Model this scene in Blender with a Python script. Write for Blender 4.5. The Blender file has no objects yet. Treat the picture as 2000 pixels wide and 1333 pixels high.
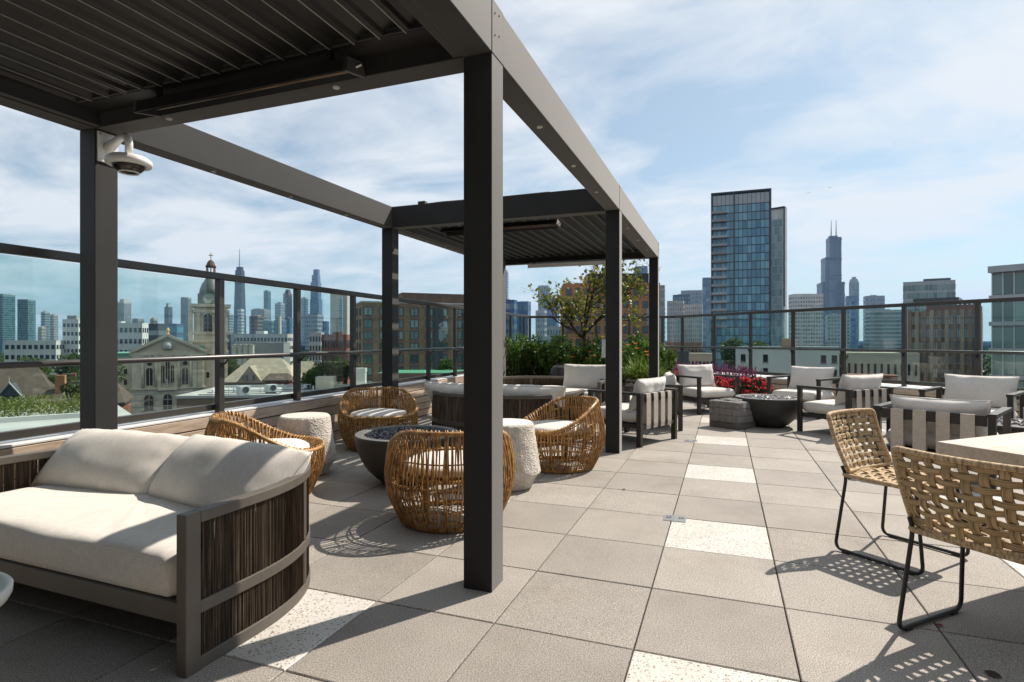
import bpy, bmesh, math, random
from mathutils import Vector, Matrix, noise
PI = math.pi
R = math.radians
random.seed(7)
scene = bpy.context.scene
COL = scene.collection

# ---------------------------------------------------------------- camera
CAM_H = 1.258          # eye height above the paving (paver module 0.61 m)
YAW = R(20.515)
cam_data = bpy.data.cameras.new('camera')
cam_data.sensor_width = 36.0
cam_data.lens = 19.96
cam_data.shift_y = -0.0018
cam_data.clip_start = 0.05
cam_data.clip_end = 30000
cam = bpy.data.objects.new('camera', cam_data)
cam.location = (0, 0, CAM_H)
cam.rotation_euler = (R(90), 0, YAW)
COL.objects.link(cam)
scene.camera = cam

# ---------------------------------------------------------------- sky and sun
SUN_EL = R(49.0)
SUN_AZ = math.atan2(0.545, 0.838)      # from +Y towards +X
world = bpy.data.worlds.new('World')
scene.world = world
world.use_nodes = True
wn, wl = world.node_tree.nodes, world.node_tree.links
wn.clear()
w_out = wn.new('ShaderNodeOutputWorld')
w_sky = wn.new('ShaderNodeTexSky')
w_sky.sky_type = 'NISHITA'
w_sky.sun_disc = False
w_sky.sun_elevation = SUN_EL
w_sky.sun_rotation = SUN_AZ
w_sky.altitude = 200
w_sky.air_density = 1.0
w_sky.dust_density = 1.2
w_sky.ozone_density = 0.8
w_bg = wn.new('ShaderNodeBackground')
w_bg.inputs['Strength'].default_value = 0.085
w_tint = wn.new('ShaderNodeMix'); w_tint.data_type = 'RGBA'; w_tint.blend_type = 'MULTIPLY'; w_tint.inputs[0].default_value = 1.0
w_tint.inputs[7].default_value = (0.84, 1.0, 0.99, 1)
wl.new(w_sky.outputs['Color'], w_tint.inputs[6]); wl.new(w_tint.outputs[2], w_bg.inputs['Color'])
# thin high cloud sheet: direction projected on a plane overhead, layered noise
w_tc = wn.new('ShaderNodeTexCoord')
w_sep = wn.new('ShaderNodeSeparateXYZ')
wl.new(w_tc.outputs['Generated'], w_sep.inputs[0])
w_mx = wn.new('ShaderNodeMath'); w_mx.operation = 'MAXIMUM'; w_mx.inputs[1].default_value = 0.0
wl.new(w_sep.outputs['Z'], w_mx.inputs[0])
w_ad = wn.new('ShaderNodeMath'); w_ad.operation = 'ADD'; w_ad.inputs[1].default_value = 0.16
wl.new(w_mx.outputs[0], w_ad.inputs[0])
w_dv = wn.new('ShaderNodeVectorMath'); w_dv.operation = 'DIVIDE'
w_cb = wn.new('ShaderNodeCombineXYZ')
wl.new(w_sep.outputs['X'], w_cb.inputs[0]); wl.new(w_sep.outputs['Y'], w_cb.inputs[1]); w_cb.inputs[2].default_value = 0.3
w_cd = wn.new('ShaderNodeCombineXYZ')
for i_ in range(2): wl.new(w_ad.outputs[0], w_cd.inputs[i_])
w_cd.inputs[2].default_value = 1.0
wl.new(w_cb.outputs[0], w_dv.inputs[0]); wl.new(w_cd.outputs[0], w_dv.inputs[1])
w_mp = wn.new('ShaderNodeMapping')
w_mp.inputs['Rotation'].default_value = (0, 0, R(25)); w_mp.inputs['Scale'].default_value = (1.0, 1.35, 1.0)
w_mp.inputs['Location'].default_value = (0.4, 0.9, 0.0)
wl.new(w_dv.outputs[0], w_mp.inputs[0])
w_n1 = wn.new('ShaderNodeTexNoise')
w_n1.inputs['Scale'].default_value = 1.45; w_n1.inputs['Detail'].default_value = 9; w_n1.inputs['Roughness'].default_value = 0.58
w_n1.inputs['Distortion'].default_value = 0.35
wl.new(w_mp.outputs[0], w_n1.inputs['Vector'])
w_rp = wn.new('ShaderNodeValToRGB')
w_rp.color_ramp.elements[0].position = 0.39; w_rp.color_ramp.elements[0].color = (0.27, 0.27, 0.27, 1)
w_rp.color_ramp.elements[1].position = 0.61; w_rp.color_ramp.elements[1].color = (0.93, 0.93, 0.93, 1)
wl.new(w_n1.outputs['Fac'], w_rp.inputs[0])
w_cl = wn.new('ShaderNodeBackground')
w_cl.inputs['Color'].default_value = (0.93, 0.965, 1.0, 1)
w_cl.inputs['Strength'].default_value = 0.70
w_mix = wn.new('ShaderNodeMixShader')
wl.new(w_rp.outputs['Color'], w_mix.inputs[0])
wl.new(w_bg.outputs[0], w_mix.inputs[1]); wl.new(w_cl.outputs[0], w_mix.inputs[2])
wl.new(w_mix.outputs[0], w_out.inputs['Surface'])

sun_data = bpy.data.lights.new('sun', 'SUN')
sun_data.energy = 5.0
sun_data.angle = R(0.55)
sun_data.color = (1.0, 0.915, 0.805)
sun = bpy.data.objects.new('sun', sun_data)
sd = Vector((math.sin(SUN_AZ) * math.cos(SUN_EL), math.cos(SUN_AZ) * math.cos(SUN_EL), math.sin(SUN_EL)))
sun.rotation_euler = sd.to_track_quat('Z', 'Y').to_euler()
sun.location = sd * 50
COL.objects.link(sun)

scene.view_settings.view_transform = 'Standard'
scene.view_settings.look = 'None'
scene.view_settings.exposure = 0.44
scene.view_settings.gamma = 1.0
scene.view_settings.use_curve_mapping = False
scene.render.engine = 'CYCLES'
scene.cycles.use_denoising = True
scene.cycles.max_bounces = 7
scene.cycles.diffuse_bounces = 3
scene.cycles.glossy_bounces = 3
scene.cycles.transmission_bounces = 4
scene.cycles.transparent_max_bounces = 12
scene.cycles.volume_bounces = 0
scene.cycles.caustics_reflective = False
scene.cycles.caustics_refractive = False
scene.cycles.sample_clamp_indirect = 6.0

# ---------------------------------------------------------------- helpers
class MB:
    """collects faces; build() links them as one mesh object"""
    def __init__(s): s.v = []; s.f = []
    def box(s, x0, y0, z0, x1, y1, z1, M=None):
        b = len(s.v)
        c = [(x0,y0,z0),(x1,y0,z0),(x1,y1,z0),(x0,y1,z0),(x0,y0,z1),(x1,y0,z1),(x1,y1,z1),(x0,y1,z1)]
        if M is not None: c = [tuple(M @ Vector(p)) for p in c]
        s.v += c
        s.f += [tuple(b+i for i in q) for q in ((3,2,1,0),(4,5,6,7),(0,1,5,4),(1,2,6,5),(2,3,7,6),(3,0,4,7))]
        return s
    def cbox(s, c, sz, rot=0.0, M=None):
        M0 = Matrix.Translation(c) @ Matrix.Rotation(rot, 4, 'Z')
        if M is not None: M0 = M @ M0
        a, b, d = sz[0]/2, sz[1]/2, sz[2]/2
        return s.box(-a, -b, -d, a, b, d, M0)
    def bar(s, p, q, w, h, up=(0,0,1)):
        p, q = Vector(p), Vector(q)
        t = (q-p).normalized(); u = Vector(up)
        sd = t.cross(u)
        if sd.length < 1e-5: sd = t.cross(Vector((1,0,0)))
        sd.normalize(); u = sd.cross(t)
        b = len(s.v)
        for o in (p, q):
            for a, c in ((-1,-1),(1,-1),(1,1),(-1,1)):
                s.v.append(tuple(o + sd*(a*w/2) + u*(c*h/2)))
        s.f += [tuple(b+i for i in f) for f in ((3,2,1,0),(4,5,6,7),(0,1,5,4),(1,2,6,5),(2,3,7,6),(3,0,4,7))]
        return s
    def tube(s, pts, r, n=6, closed=False, caps=True, rfun=None):
        pts = [Vector(p) for p in pts]; m = len(pts); b = len(s.v)
        prev = None
        for i, p in enumerate(pts):
            if closed: t = pts[(i+1) % m] - pts[i-1]
            else: t = pts[min(i+1, m-1)] - pts[max(i-1, 0)]
            if t.length < 1e-9: t = Vector((0,0,1))
            t.normalize()
            if prev is None:
                a = Vector((0,0,1)) if abs(t.z) < 0.9 else Vector((1,0,0))
                u = t.cross(a).normalized()
            else:
                u = (prev - t*prev.dot(t))
                if u.length < 1e-6: u = t.cross(Vector((0.3,0.5,0.8)))
                u.normalize()
            prev = u; w = t.cross(u)
            rr = rfun(i/(m-1)) if rfun else r
            for k in range(n):
                an = 2*PI*k/n
                s.v.append(tuple(p + (u*math.cos(an) + w*math.sin(an))*rr))
        for i in range(m if closed else m-1):
            j = (i+1) % m
            for k in range(n):
                l = (k+1) % n
                s.f.append((b+i*n+k, b+i*n+l, b+j*n+l, b+j*n+k))
        if caps and not closed:
            s.f.append(tuple(b+k for k in reversed(range(n))))
            s.f.append(tuple(b+(m-1)*n+k for k in range(n)))
        return s
    def lathe(s, prof, n=32, c=(0,0,0), fn=None, caps=True):
        b = len(s.v); m = len(prof)
        for (r, z) in prof:
            for k in range(n):
                an = 2*PI*k/n
                rr = r; 
                p = (c[0]+rr*math.cos(an), c[1]+rr*math.sin(an), c[2]+z)
                s.v.append(fn(p) if fn else p)
        for i in range(m-1):
            for k in range(n):
                l = (k+1) % n
                s.f.append((b+i*n+k, b+i*n+l, b+(i+1)*n+l, b+(i+1)*n+k))
        if caps and prof[0][0] > 1e-6: s.f.append(tuple(b+k for k in reversed(range(n))))
        if caps and prof[-1][0] > 1e-6: s.f.append(tuple(b+(m-1)*n+k for k in range(n)))
        return s
    def prism(s, poly, z0, z1):
        b = len(s.v); n = len(poly)
        s.v += [(x,y,z0) for x,y in poly] + [(x,y,z1) for x,y in poly]
        s.f.append(tuple(b+i for i in reversed(range(n)))); s.f.append(tuple(b+n+i for i in range(n)))
        for i in range(n):
            j = (i+1) % n
            s.f.append((b+i, b+j, b+n+j, b+n+i))
        return s
    def poly(s, pts):
        b = len(s.v); s.v += [tuple(p) for p in pts]; s.f.append(tuple(range(b, b+len(pts)))); return s
    def grid(s, rows):
        b = len(s.v); m = len(rows); n = len(rows[0])
        for r in rows: s.v += [tuple(p) for p in r]
        for i in range(m-1):
            for j in range(n-1):
                s.f.append((b+i*n+j, b+i*n+j+1, b+(i+1)*n+j+1, b+(i+1)*n+j))
        return s
    def mesh(s, name, mat=None, smooth=False):
        me = bpy.data.meshes.new(name); me.from_pydata(s.v, [], s.f); me.update()
        if mat: me.materials.append(mat)
        if smooth: me.polygons.foreach_set('use_smooth', [True]*len(me.polygons))
        return me
    def build(s, name, mat=None, parent=None, smooth=False, bevel=0, world=False, seg=2):
        o = bpy.data.objects.new(name, s.mesh(name, mat, smooth)); COL.objects.link(o)
        if parent is not None:
            o.parent = parent
            if world: o.location = -parent.location
        if bevel:
            md = o.modifiers.new('bevel', 'BEVEL'); md.width = bevel; md.segments = seg; md.limit_method = 'ANGLE'; md.angle_limit = R(40)
            md.harden_normals = False
        return o

def link_mesh(name, me, parent=None, loc=(0,0,0), rot=(0,0,0), scale=None):
    o = bpy.data.objects.new(name, me); COL.objects.link(o)
    if parent is not None: o.parent = parent
    o.location = loc; o.rotation_euler = rot
    if scale: o.scale = scale
    return o
def tag(o, label=None, cat=None, group=None, kind=None):
    if label: o['label'] = label
    if cat: o['category'] = cat
    if group: o['group'] = group
    if kind: o['kind'] = kind
    return o
def thing(name, label, cat, loc=(0,0,0), rz=0.0, group=None):
    o = bpy.data.objects.new(name, None); COL.objects.link(o)
    o.location = loc; o.rotation_euler = (0,0,rz); o.empty_display_size = 0.2
    return tag(o, label, cat, group)
def stuff(o): o['kind'] = 'stuff'; return o
def dup(root, loc, rz, label=None, group=None):
    r = root.copy(); COL.objects.link(r); r.location = loc; r.rotation_euler = (0,0,rz)
    if label: r['label'] = label
    if group: r['group'] = group
    for ch in list(root.children):
        c = ch.copy(); COL.objects.link(c); c.parent = r
        for g in list(ch.children):
            d = g.copy(); COL.objects.link(d); d.parent = c
    return r

# ---------------------------------------------------------------- materials
def newmat(name):
    m = bpy.data.materials.new(name); m.use_nodes = True
    nt = m.node_tree; return m, nt.nodes, nt.links, nt.nodes['Principled BSDF']
def setp(b, rough=0.5, metal=0.0, spec=0.5, **k):
    b.inputs['Roughness'].default_value = rough; b.inputs['Metallic'].default_value = metal
    b.inputs['Specular IOR Level'].default_value = spec
def coords(n, l, kind='Object', scale=(1,1,1)):
    tc = n.new('ShaderNodeTexCoord'); mp = n.new('ShaderNodeMapping'); mp.inputs['Scale'].default_value = scale
    l.new(tc.outputs[kind], mp.inputs[0]); return mp.outputs[0]
def tex(n, l, vec, scale, detail=4, rough=0.55, kind='Noise'):
    t = n.new('ShaderNodeTex' + kind)
    t.inputs['Scale'].default_value = scale
    if kind == 'Noise': t.inputs['Detail'].default_value = detail; t.inputs['Roughness'].default_value = rough
    l.new(vec, t.inputs['Vector']); return t
def ramp(n, l, fac, stops):
    r = n.new('ShaderNodeValToRGB'); e = r.color_ramp.elements
    while len(e) < len(stops): e.new(0.5)
    for el, (p, c) in zip(e, stops): el.position = p; el.color = (*c, 1)
    l.new(fac, r.inputs[0]); return r.outputs[0]
def mixc(n, l, fac, a, b, mode='MIX'):
    m = n.new('ShaderNodeMix'); m.data_type = 'RGBA'; m.blend_type = mode
    if isinstance(fac, (int, float)): m.inputs['Factor'].default_value = fac
    else: l.new(fac, m.inputs['Factor'])
    for s, x in (('A', a), ('B', b)):
        i = [q for q in m.inputs if q.name == s and q.type == 'RGBA'][0]
        if isinstance(x, tuple): i.default_value = (*x, 1)
        else: l.new(x, i)
    return [q for q in m.outputs if q.type == 'RGBA'][0]
def bump(n, l, b, h, strength=0.3, dist=0.01):
    u = n.new('ShaderNodeBump'); u.inputs['Strength'].default_value = strength; u.inputs['Distance'].default_value = dist
    l.new(h, u.inputs['Height']); l.new(u.outputs[0], b.inputs['Normal'])
def objrand(n):
    return n.new('ShaderNodeObjectInfo').outputs['Random']

def mottled(name, c1, c2, scale=8, rough=0.6, spec=0.4, bs=0.15, bscale=None, bdist=0.004, per=0.12, metal=0.0, detail=5, stretch=(1,1,1), kind='Object'):
    """base colour varied by noise, a per-object shift and a fine relief"""
    m, n, l, b = newmat(name); setp(b, rough, metal, spec)
    v = coords(n, l, kind, stretch)
    t = tex(n, l, v, scale, detail)
    c = ramp(n, l, t.outputs['Fac'], [(0.3, c1), (0.7, c2)])
    if per:
        rr = ramp(n, l, objrand(n), [(0.0, (1-per,)*3), (1.0, (1+per,)*3)])
        c = mixc(n, l, 1.0, c, rr, 'MULTIPLY')
    l.new(c, b.inputs['Base Color'])
    if bs:
        t2 = tex(n, l, v, bscale or scale*6, 4)
        bump(n, l, b, t2.outputs['Fac'], bs, bdist)
    return m

MAT = {}
# porcelain / concrete paver with fine aggregate
m, n, l, b = newmat('paver'); setp(b, 0.72, 0, 0.35)
v = coords(n, l, 'Object')
oi = n.new('ShaderNodeObjectInfo')
vm = n.new('ShaderNodeVectorMath'); vm.operation = 'ADD'; l.new(v, vm.inputs[0]); l.new(oi.outputs['Location'], vm.inputs[1]); v = vm.outputs[0]
t1 = tex(n, l, v, 190, 2); t2 = tex(n, l, v, 2.2, 5, 0.6); t3 = tex(n, l, v, 620, 1)
c = ramp(n, l, t1.outputs['Fac'], [(0.32, (0.138, 0.124, 0.108)), (0.48, (0.288, 0.262, 0.232)), (0.66, (0.475, 0.440, 0.398))])
c = mixc(n, l, 1.0, c, ramp(n, l, t2.outputs['Fac'], [(0.25, (0.86, 0.86, 0.86)), (0.75, (1.08, 1.07, 1.06))]), 'MULTIPLY')
c = mixc(n, l, 1.0, c, ramp(n, l, oi.outputs['Random'], [(0, (0.86, 0.855, 0.85)), (1, (1.07, 1.065, 1.06))]), 'MULTIPLY')
t4 = tex(n, l, v, 0.9, 7, 0.65)
c = mixc(n, l, 1.0, c, ramp(n, l, t4.outputs['Fac'], [(0.32, (0.74, 0.72, 0.69)), (0.40, (0.90, 0.89, 0.88)), (0.50, (1, 1, 1))]), 'MULTIPLY')
l.new(c, b.inputs['Base Color']); bump(n, l, b, t3.outputs['Fac'], 0.12, 0.0008)
MAT['paver'] = m
# white terrazzo
m, n, l, b = newmat('terrazzo'); setp(b, 0.45, 0, 0.4)
v = coords(n, l, 'Object')
vo = tex(n, l, v, 112, kind='Voronoi'); vo.feature = 'F1'
vr = n.new('ShaderNodeTexVoronoi'); vr.inputs['Scale'].default_value = 112; l.new(v, vr.inputs['Vector'])
sz = n.new('ShaderNodeSeparateColor'); l.new(vr.outputs['Color'], sz.inputs[0])
th = n.new('ShaderNodeMath'); th.operation = 'MULTIPLY'; th.inputs[1].default_value = 0.72; l.new(sz.outputs[0], th.inputs[0])
sq = n.new('ShaderNodeMath'); sq.operation = 'POWER'; sq.inputs[1].default_value = 1.5; l.new(th.outputs[0], sq.inputs[0])
lt = n.new('ShaderNodeMath'); lt.operation = 'LESS_THAN'; l.new(vo.outputs['Distance'], lt.inputs[0]); l.new(sq.outputs[0], lt.inputs[1])
chip = ramp(n, l, sz.outputs[1], [(0.0, (0.07, 0.055, 0.045)), (0.45, (0.30, 0.24, 0.17)), (0.75, (0.52, 0.46, 0.38)), (1.0, (0.22, 0.20, 0.19))])
t2 = tex(n, l, v, 3, 4)
basec = ramp(n, l, t2.outputs['Fac'], [(0.3, (0.50, 0.475, 0.43)), (0.7, (0.60, 0.575, 0.53))])
l.new(mixc(n, l, lt.outputs[0], basec, chip), b.inputs['Base Color'])
MAT['terrazzo'] = m
MAT['joint'] = mottled('paver_joint', (0.02, 0.017, 0.014), (0.06, 0.05, 0.035), 30, 0.9, 0.1, 0)
# powder coated aluminium
MAT['pergola'] = mottled('charcoal_powder_coat', (0.0125, 0.0125, 0.0125), (0.018, 0.018, 0.018), 3, 0.68, 0.30, 0.06, 420, 0.0006, 0.03)
pb = MAT['pergola'].node_tree.nodes['Principled BSDF']      # added sheen brightens the sunlit faces at grazing view
pb.inputs['Sheen Weight'].default_value = 0.55; pb.inputs['Sheen Roughness'].default_value = 0.42; pb.inputs['Sheen Tint'].default_value = (0.95, 0.93, 0.90, 1)
MAT['light_line_paint'] = mottled('painted_light_line', (0.22, 0.21, 0.19), (0.30, 0.285, 0.26), 6, 0.45, 0.5, 0, per=0.1)  # lighter grey stands in for light catching the blade edges
MAT['louver'] = mottled('louver_coat', (0.018, 0.017, 0.016), (0.024, 0.0225, 0.021), 4, 0.40, 0.4, 0.05, 300, 0.0006, 0.05)
MAT['rail'] = mottled('bronze_rail_coat', (0.042, 0.037, 0.033), (0.058, 0.051, 0.046), 5, 0.33, 0.6, 0.05, 300, 0.0006, 0.05)
MAT['taupe'] = mottled('taupe_frame_coat', (0.090, 0.076, 0.062), (0.112, 0.096, 0.079), 6, 0.50, 0.5, 0.08, 260, 0.0006, 0.03)
MAT['brown_frame'] = mottled('dark_brown_frame', (0.022, 0.017, 0.014), (0.034, 0.027, 0.022), 9, 0.45, 0.45, 0.08, 160, 0.0006, 0.05)
MAT['black'] = mottled('black_metal', (0.012, 0.012, 0.012), (0.020, 0.019, 0.018), 6, 0.42, 0.5, 0.05, 200, 0.0005, 0.0)
MAT['screw'] = mottled('zinc_screw', (0.35, 0.35, 0.34), (0.5, 0.5, 0.49), 20, 0.35, 0.5, 0, per=0, metal=0.9)
MAT['white_cam'] = mottled('white_camera_plastic', (0.70, 0.69, 0.66), (0.78, 0.77, 0.74), 8, 0.35, 0.5, 0.05, 150, 0.0008, 0)
MAT['coping'] = mottled('white_coping', (0.62, 0.61, 0.60), (0.74, 0.73, 0.72), 2.5, 0.5, 0.4, 0.15, 40, 0.003, 0.02)
MAT['copper'] = mottled('heater_reflector', (0.10, 0.07, 0.045), (0.16, 0.115, 0.075), 8, 0.3, 0.5, 0.1, 60, 0.001, 0, 0.85)
MAT['lens'] = mottled('smoked_dome', (0.02, 0.015, 0.012), (0.05, 0.035, 0.025), 18, 0.06, 0.6, 0, per=0)
MAT['lamp_lens'] = mottled('downlight_lens', (0.45, 0.44, 0.40), (0.52, 0.50, 0.46), 8, 0.3, 0.5, 0, per=0)
MAT['plate'] = mottled('brushed_steel_cover', (0.22, 0.225, 0.23), (0.32, 0.325, 0.33), 30, 0.4, 0.5, 0.1, 200, 0.0005, 0, 0.4)
# linen upholstery
def fabric(name, c1, c2, weave=900, per=0.03):
    m, n, l, b = newmat(name); setp(b, 0.92, 0, 0.15)
    v = coords(n, l, 'Object')
    big = tex(n, l, v, 3.0, 4)
    mp1 = n.new('ShaderNodeMapping'); mp1.inputs['Scale'].default_value = (weave*0.06, weave, weave); l.new(v, mp1.inputs[0])
    mp2 = n.new('ShaderNodeMapping'); mp2.inputs['Scale'].default_value = (weave, weave*0.06, weave*0.06); l.new(v, mp2.inputs[0])
    a = tex(n, l, mp1.outputs[0], 0.45, 2); d = tex(n, l, mp2.outputs[0], 0.45, 2)
    su = n.new('ShaderNodeMath'); su.operation = 'ADD'; l.new(a.outputs['Fac'], su.inputs[0]); l.new(d.outputs['Fac'], su.inputs[1])
    hf = n.new('ShaderNodeMath'); hf.operation = 'MULTIPLY'; hf.inputs[1].default_value = 0.5; l.new(su.outputs[0], hf.inputs[0])
    c = ramp(n, l, hf.outputs[0], [(0.38, c1), (0.60, c2)])
    c = mixc(n, l, 1.0, c, ramp(n, l, big.outputs['Fac'], [(0.3, (0.93, 0.93, 0.93)), (0.7, (1.04, 1.04, 1.04))]), 'MULTIPLY')
    if per: c = mixc(n, l, 1.0, c, ramp(n, l, objrand(n), [(0, (1-per,)*3), (1, (1+per,)*3)]), 'MULTIPLY')
    l.new(c, b.inputs['Base Color']); bump(n, l, b, hf.outputs[0], 0.35, 0.0012)
    b.inputs['Sheen Weight'].default_value = 0.15
    return m
MAT['linen'] = fabric('linen', (0.60, 0.555, 0.50), (0.74, 0.70, 0.64))
MAT['linen_cool'] = fabric('grey_linen', (0.57, 0.535, 0.495), (0.69, 0.655, 0.615))
MAT['strap'] = fabric('beige_webbing', (0.42, 0.36, 0.30), (0.58, 0.51, 0.435), 700)
MAT['pouf'] = fabric('grey_woven_band', (0.15, 0.141, 0.134), (0.235, 0.223, 0.213), 600, 0.06)
MAT['pouf_base'] = fabric('dark_grey_base', (0.10, 0.092, 0.086), (0.15, 0.14, 0.13), 600, 0.0)
MAT['shade'] = fabric('white_shade', (0.62, 0.61, 0.59), (0.70, 0.69, 0.67), 500, 0.0)
# rope strands: colour changes from strand to strand
m, n, l, b = newmat('rope_strands'); setp(b, 0.75, 0, 0.25)
v = coords(n, l, 'Object', (1, 1, 0.03))
a = tex(n, l, v, 190, 2, 0.5); a2 = tex(n, l, v, 17, 3)
c = ramp(n, l, a.outputs['Fac'], [(0.28, (0.034, 0.024, 0.016)), (0.46, (0.072, 0.051, 0.035)), (0.60, (0.125, 0.093, 0.065)), (0.74, (0.22, 0.17, 0.12))])
c = mixc(n, l, 1.0, c, ramp(n, l, a2.outputs['Fac'], [(0.3, (0.65, 0.65, 0.65)), (0.7, (1.2, 1.2, 1.2))]), 'MULTIPLY')
l.new(c, b.inputs['Base Color']); MAT['rope'] = m
# rattan
m, n, l, b = newmat('rattan'); setp(b, 0.38, 0, 0.5)
v = coords(n, l, 'Object'); a = tex(n, l, v, 26, 4); a2 = tex(n, l, v, 5, 3)
c = ramp(n, l, a.outputs['Fac'], [(0.28, (0.15, 0.060, 0.013)), (0.5, (0.40, 0.212, 0.064)), (0.72, (0.58, 0.355, 0.135))])
c = mixc(n, l, 1.0, c, ramp(n, l, a2.outputs['Fac'], [(0.3, (0.75, 0.72, 0.70)), (0.7, (1.12, 1.1, 1.08))]), 'MULTIPLY')
l.new(c, b.inputs['Base Color']); bump(n, l, b, a.outputs['Fac'], 0.2, 0.002); MAT['rattan'] = m
# dried-rope webbing of the dining chairs
m, n, l, b = newmat('rush_strap'); setp(b, 0.7, 0, 0.3)
v = coords(n, l, 'UV', (22, 1.2, 1)); a = tex(n, l, v, 1.0, 2)
v2 = coords(n, l, 'Object'); a2 = tex(n, l, v2, 14, 3)
c = ramp(n, l, a.outputs['Fac'], [(0.34, (0.10, 0.055, 0.022)), (0.47, (0.37, 0.25, 0.125)), (0.66, (0.60, 0.445, 0.265))])
c = mixc(n, l, 1.0, c, ramp(n, l, a2.outputs['Fac'], [(0.3, (0.82, 0.82, 0.82)), (0.7, (1.12, 1.12, 1.12))]), 'MULTIPLY')
l.new(c, b.inputs['Base Color']); bump(n, l, b, a.outputs['Fac'], 0.6, 0.002); MAT['rush'] = m
m, n, l, b = newmat('rush_wrap'); setp(b, 0.7, 0, 0.3)
v = coords(n, l, 'UV', (2, 220, 1)); a = tex(n, l, v, 1.0, 2)
c = ramp(n, l, a.outputs['Fac'], [(0.35, (0.26, 0.16, 0.075)), (0.62, (0.60, 0.45, 0.28))])
l.new(c, b.inputs['Base Color']); bump(n, l, b, a.outputs['Fac'], 0.5, 0.002); MAT['rush_wrap'] = m
# cast stone
m, n, l, b = newmat('cast_stone'); setp(b, 0.9, 0, 0.2)
v = coords(n, l, 'Object'); a = tex(n, l, v, 38, 6, 0.6); a2 = tex(n, l, v, 9, 5); vo = tex(n, l, v, 75, kind='Voronoi')
c = ramp(n, l, a2.outputs['Fac'], [(0.3, (0.50, 0.45, 0.385)), (0.7, (0.66, 0.61, 0.54))])
c = mixc(n, l, 1.0, c, ramp(n, l, a.outputs['Fac'], [(0.32, (0.72, 0.70, 0.68)), (0.5, (1, 1, 1))]), 'MULTIPLY')
l.new(c, b.inputs['Base Color'])
ad = n.new('ShaderNodeMath'); ad.operation = 'ADD'; l.new(a.outputs['Fac'], ad.inputs[0]); l.new(vo.outputs['Distance'], ad.inputs[1])
bump(n, l, b, ad.outputs[0], 0.7, 0.009); MAT['stone'] = m
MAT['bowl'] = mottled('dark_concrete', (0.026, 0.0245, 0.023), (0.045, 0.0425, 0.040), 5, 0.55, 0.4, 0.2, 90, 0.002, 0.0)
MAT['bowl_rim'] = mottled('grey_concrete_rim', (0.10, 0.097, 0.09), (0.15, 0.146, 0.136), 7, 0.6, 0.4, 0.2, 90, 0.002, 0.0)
MAT['beads'] = mottled('black_fire_glass', (0.006, 0.007, 0.012), (0.030, 0.033, 0.05), 90, 0.06, 0.9, 0, per=0)
MAT['pebble'] = mottled('grey_lava_pebble', (0.10, 0.10, 0.10), (0.42, 0.42, 0.41), 60, 0.35, 0.5, 0, per=0)
MAT['light_concrete'] = mottled('light_grey_concrete', (0.40, 0.40, 0.385), (0.50, 0.50, 0.48), 6, 0.7, 0.3, 0.2, 90, 0.002, 0)
MAT['white_tray'] = mottled('off_white_lacquer', (0.58, 0.56, 0.51), (0.66, 0.64, 0.59), 4, 0.35, 0.5, 0.05, 60, 0.001, 0)
# weathered ipe boards
def wood(name, c1, c2, c3, per=0.22, axis='Y'):
    m, n, l, b = newmat(name); setp(b, 0.68, 0, 0.3)
    tc = n.new('ShaderNodeTexCoord'); oi = n.new('ShaderNodeObjectInfo')
    vm = n.new('ShaderNodeVectorMath'); vm.operation = 'ADD'; l.new(tc.outputs['Object'], vm.inputs[0]); l.new(oi.outputs['Location'], vm.inputs[1])
    mp = n.new('ShaderNodeMapping'); mp.inputs['Scale'].default_value = (14, 1.0, 14) if axis == 'Y' else (1.0, 14, 14); l.new(vm.outputs[0], mp.inputs[0])
    a = tex(n, l, mp.outputs[0], 3.2, 6, 0.6); a2 = tex(n, l, vm.outputs[0], 1.6, 3)
    c = ramp(n, l, a.outputs['Fac'], [(0.28, c1), (0.5, c2), (0.72, c3)])
    c = mixc(n, l, 1.0, c, ramp(n, l, a2.outputs['Fac'], [(0.3, (0.85, 0.84, 0.83)), (0.7, (1.1, 1.1, 1.1))]), 'MULTIPLY')
    c = mixc(n, l, 1.0, c, ramp(n, l, oi.outputs['Random'], [(0, (1-per, 1-per*1.1, 1-per*1.2)), (1, (1+per*0.6,)*3)]), 'MULTIPLY')
    l.new(c, b.inputs['Base Color']); bump(n, l, b, a.outputs['Fac'], 0.35, 0.002); return m
MAT['plank'] = wood('weathered_plank', (0.20, 0.135, 0.092), (0.36, 0.265, 0.195), (0.47, 0.37, 0.285))
MAT['plank_x'] = wood('weathered_plank_side', (0.34, 0.245, 0.175), (0.55, 0.43, 0.33), (0.66, 0.55, 0.445), axis='X')
MAT['table'] = wood('bleached_table', (0.40, 0.335, 0.275), (0.50, 0.44, 0.375), (0.56, 0.505, 0.44), 0.0, axis='X')
# railing glass: slight green tint, mirror reflection by Fresnel
m, n, l, b = newmat('railing_glass'); n.remove(b)
out = [q for q in n if q.type == 'OUTPUT_MATERIAL'][0]
tr = n.new('ShaderNodeBsdfTransparent'); tr.inputs[0].default_value = (0.85, 0.935, 0.92, 1)
gl = n.new('ShaderNodeBsdfGlossy'); gl.inputs['Roughness'].default_value = 0.01; gl.inputs['Color'].default_value = (0.95, 1, 0.98, 1)
fr = n.new('ShaderNodeFresnel'); fr.inputs['IOR'].default_value = 1.52
geo = n.new('ShaderNodeNewGeometry'); inv = n.new('ShaderNodeMath'); inv.operation = 'SUBTRACT'; inv.inputs[0].default_value = 1.0; l.new(geo.outputs['Backfacing'], inv.inputs[1])
ml = n.new('ShaderNodeMath'); ml.operation = 'MULTIPLY'; l.new(fr.outputs[0], ml.inputs[0]); l.new(inv.outputs[0], ml.inputs[1])   # inner side of the slab: no second mirror
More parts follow.
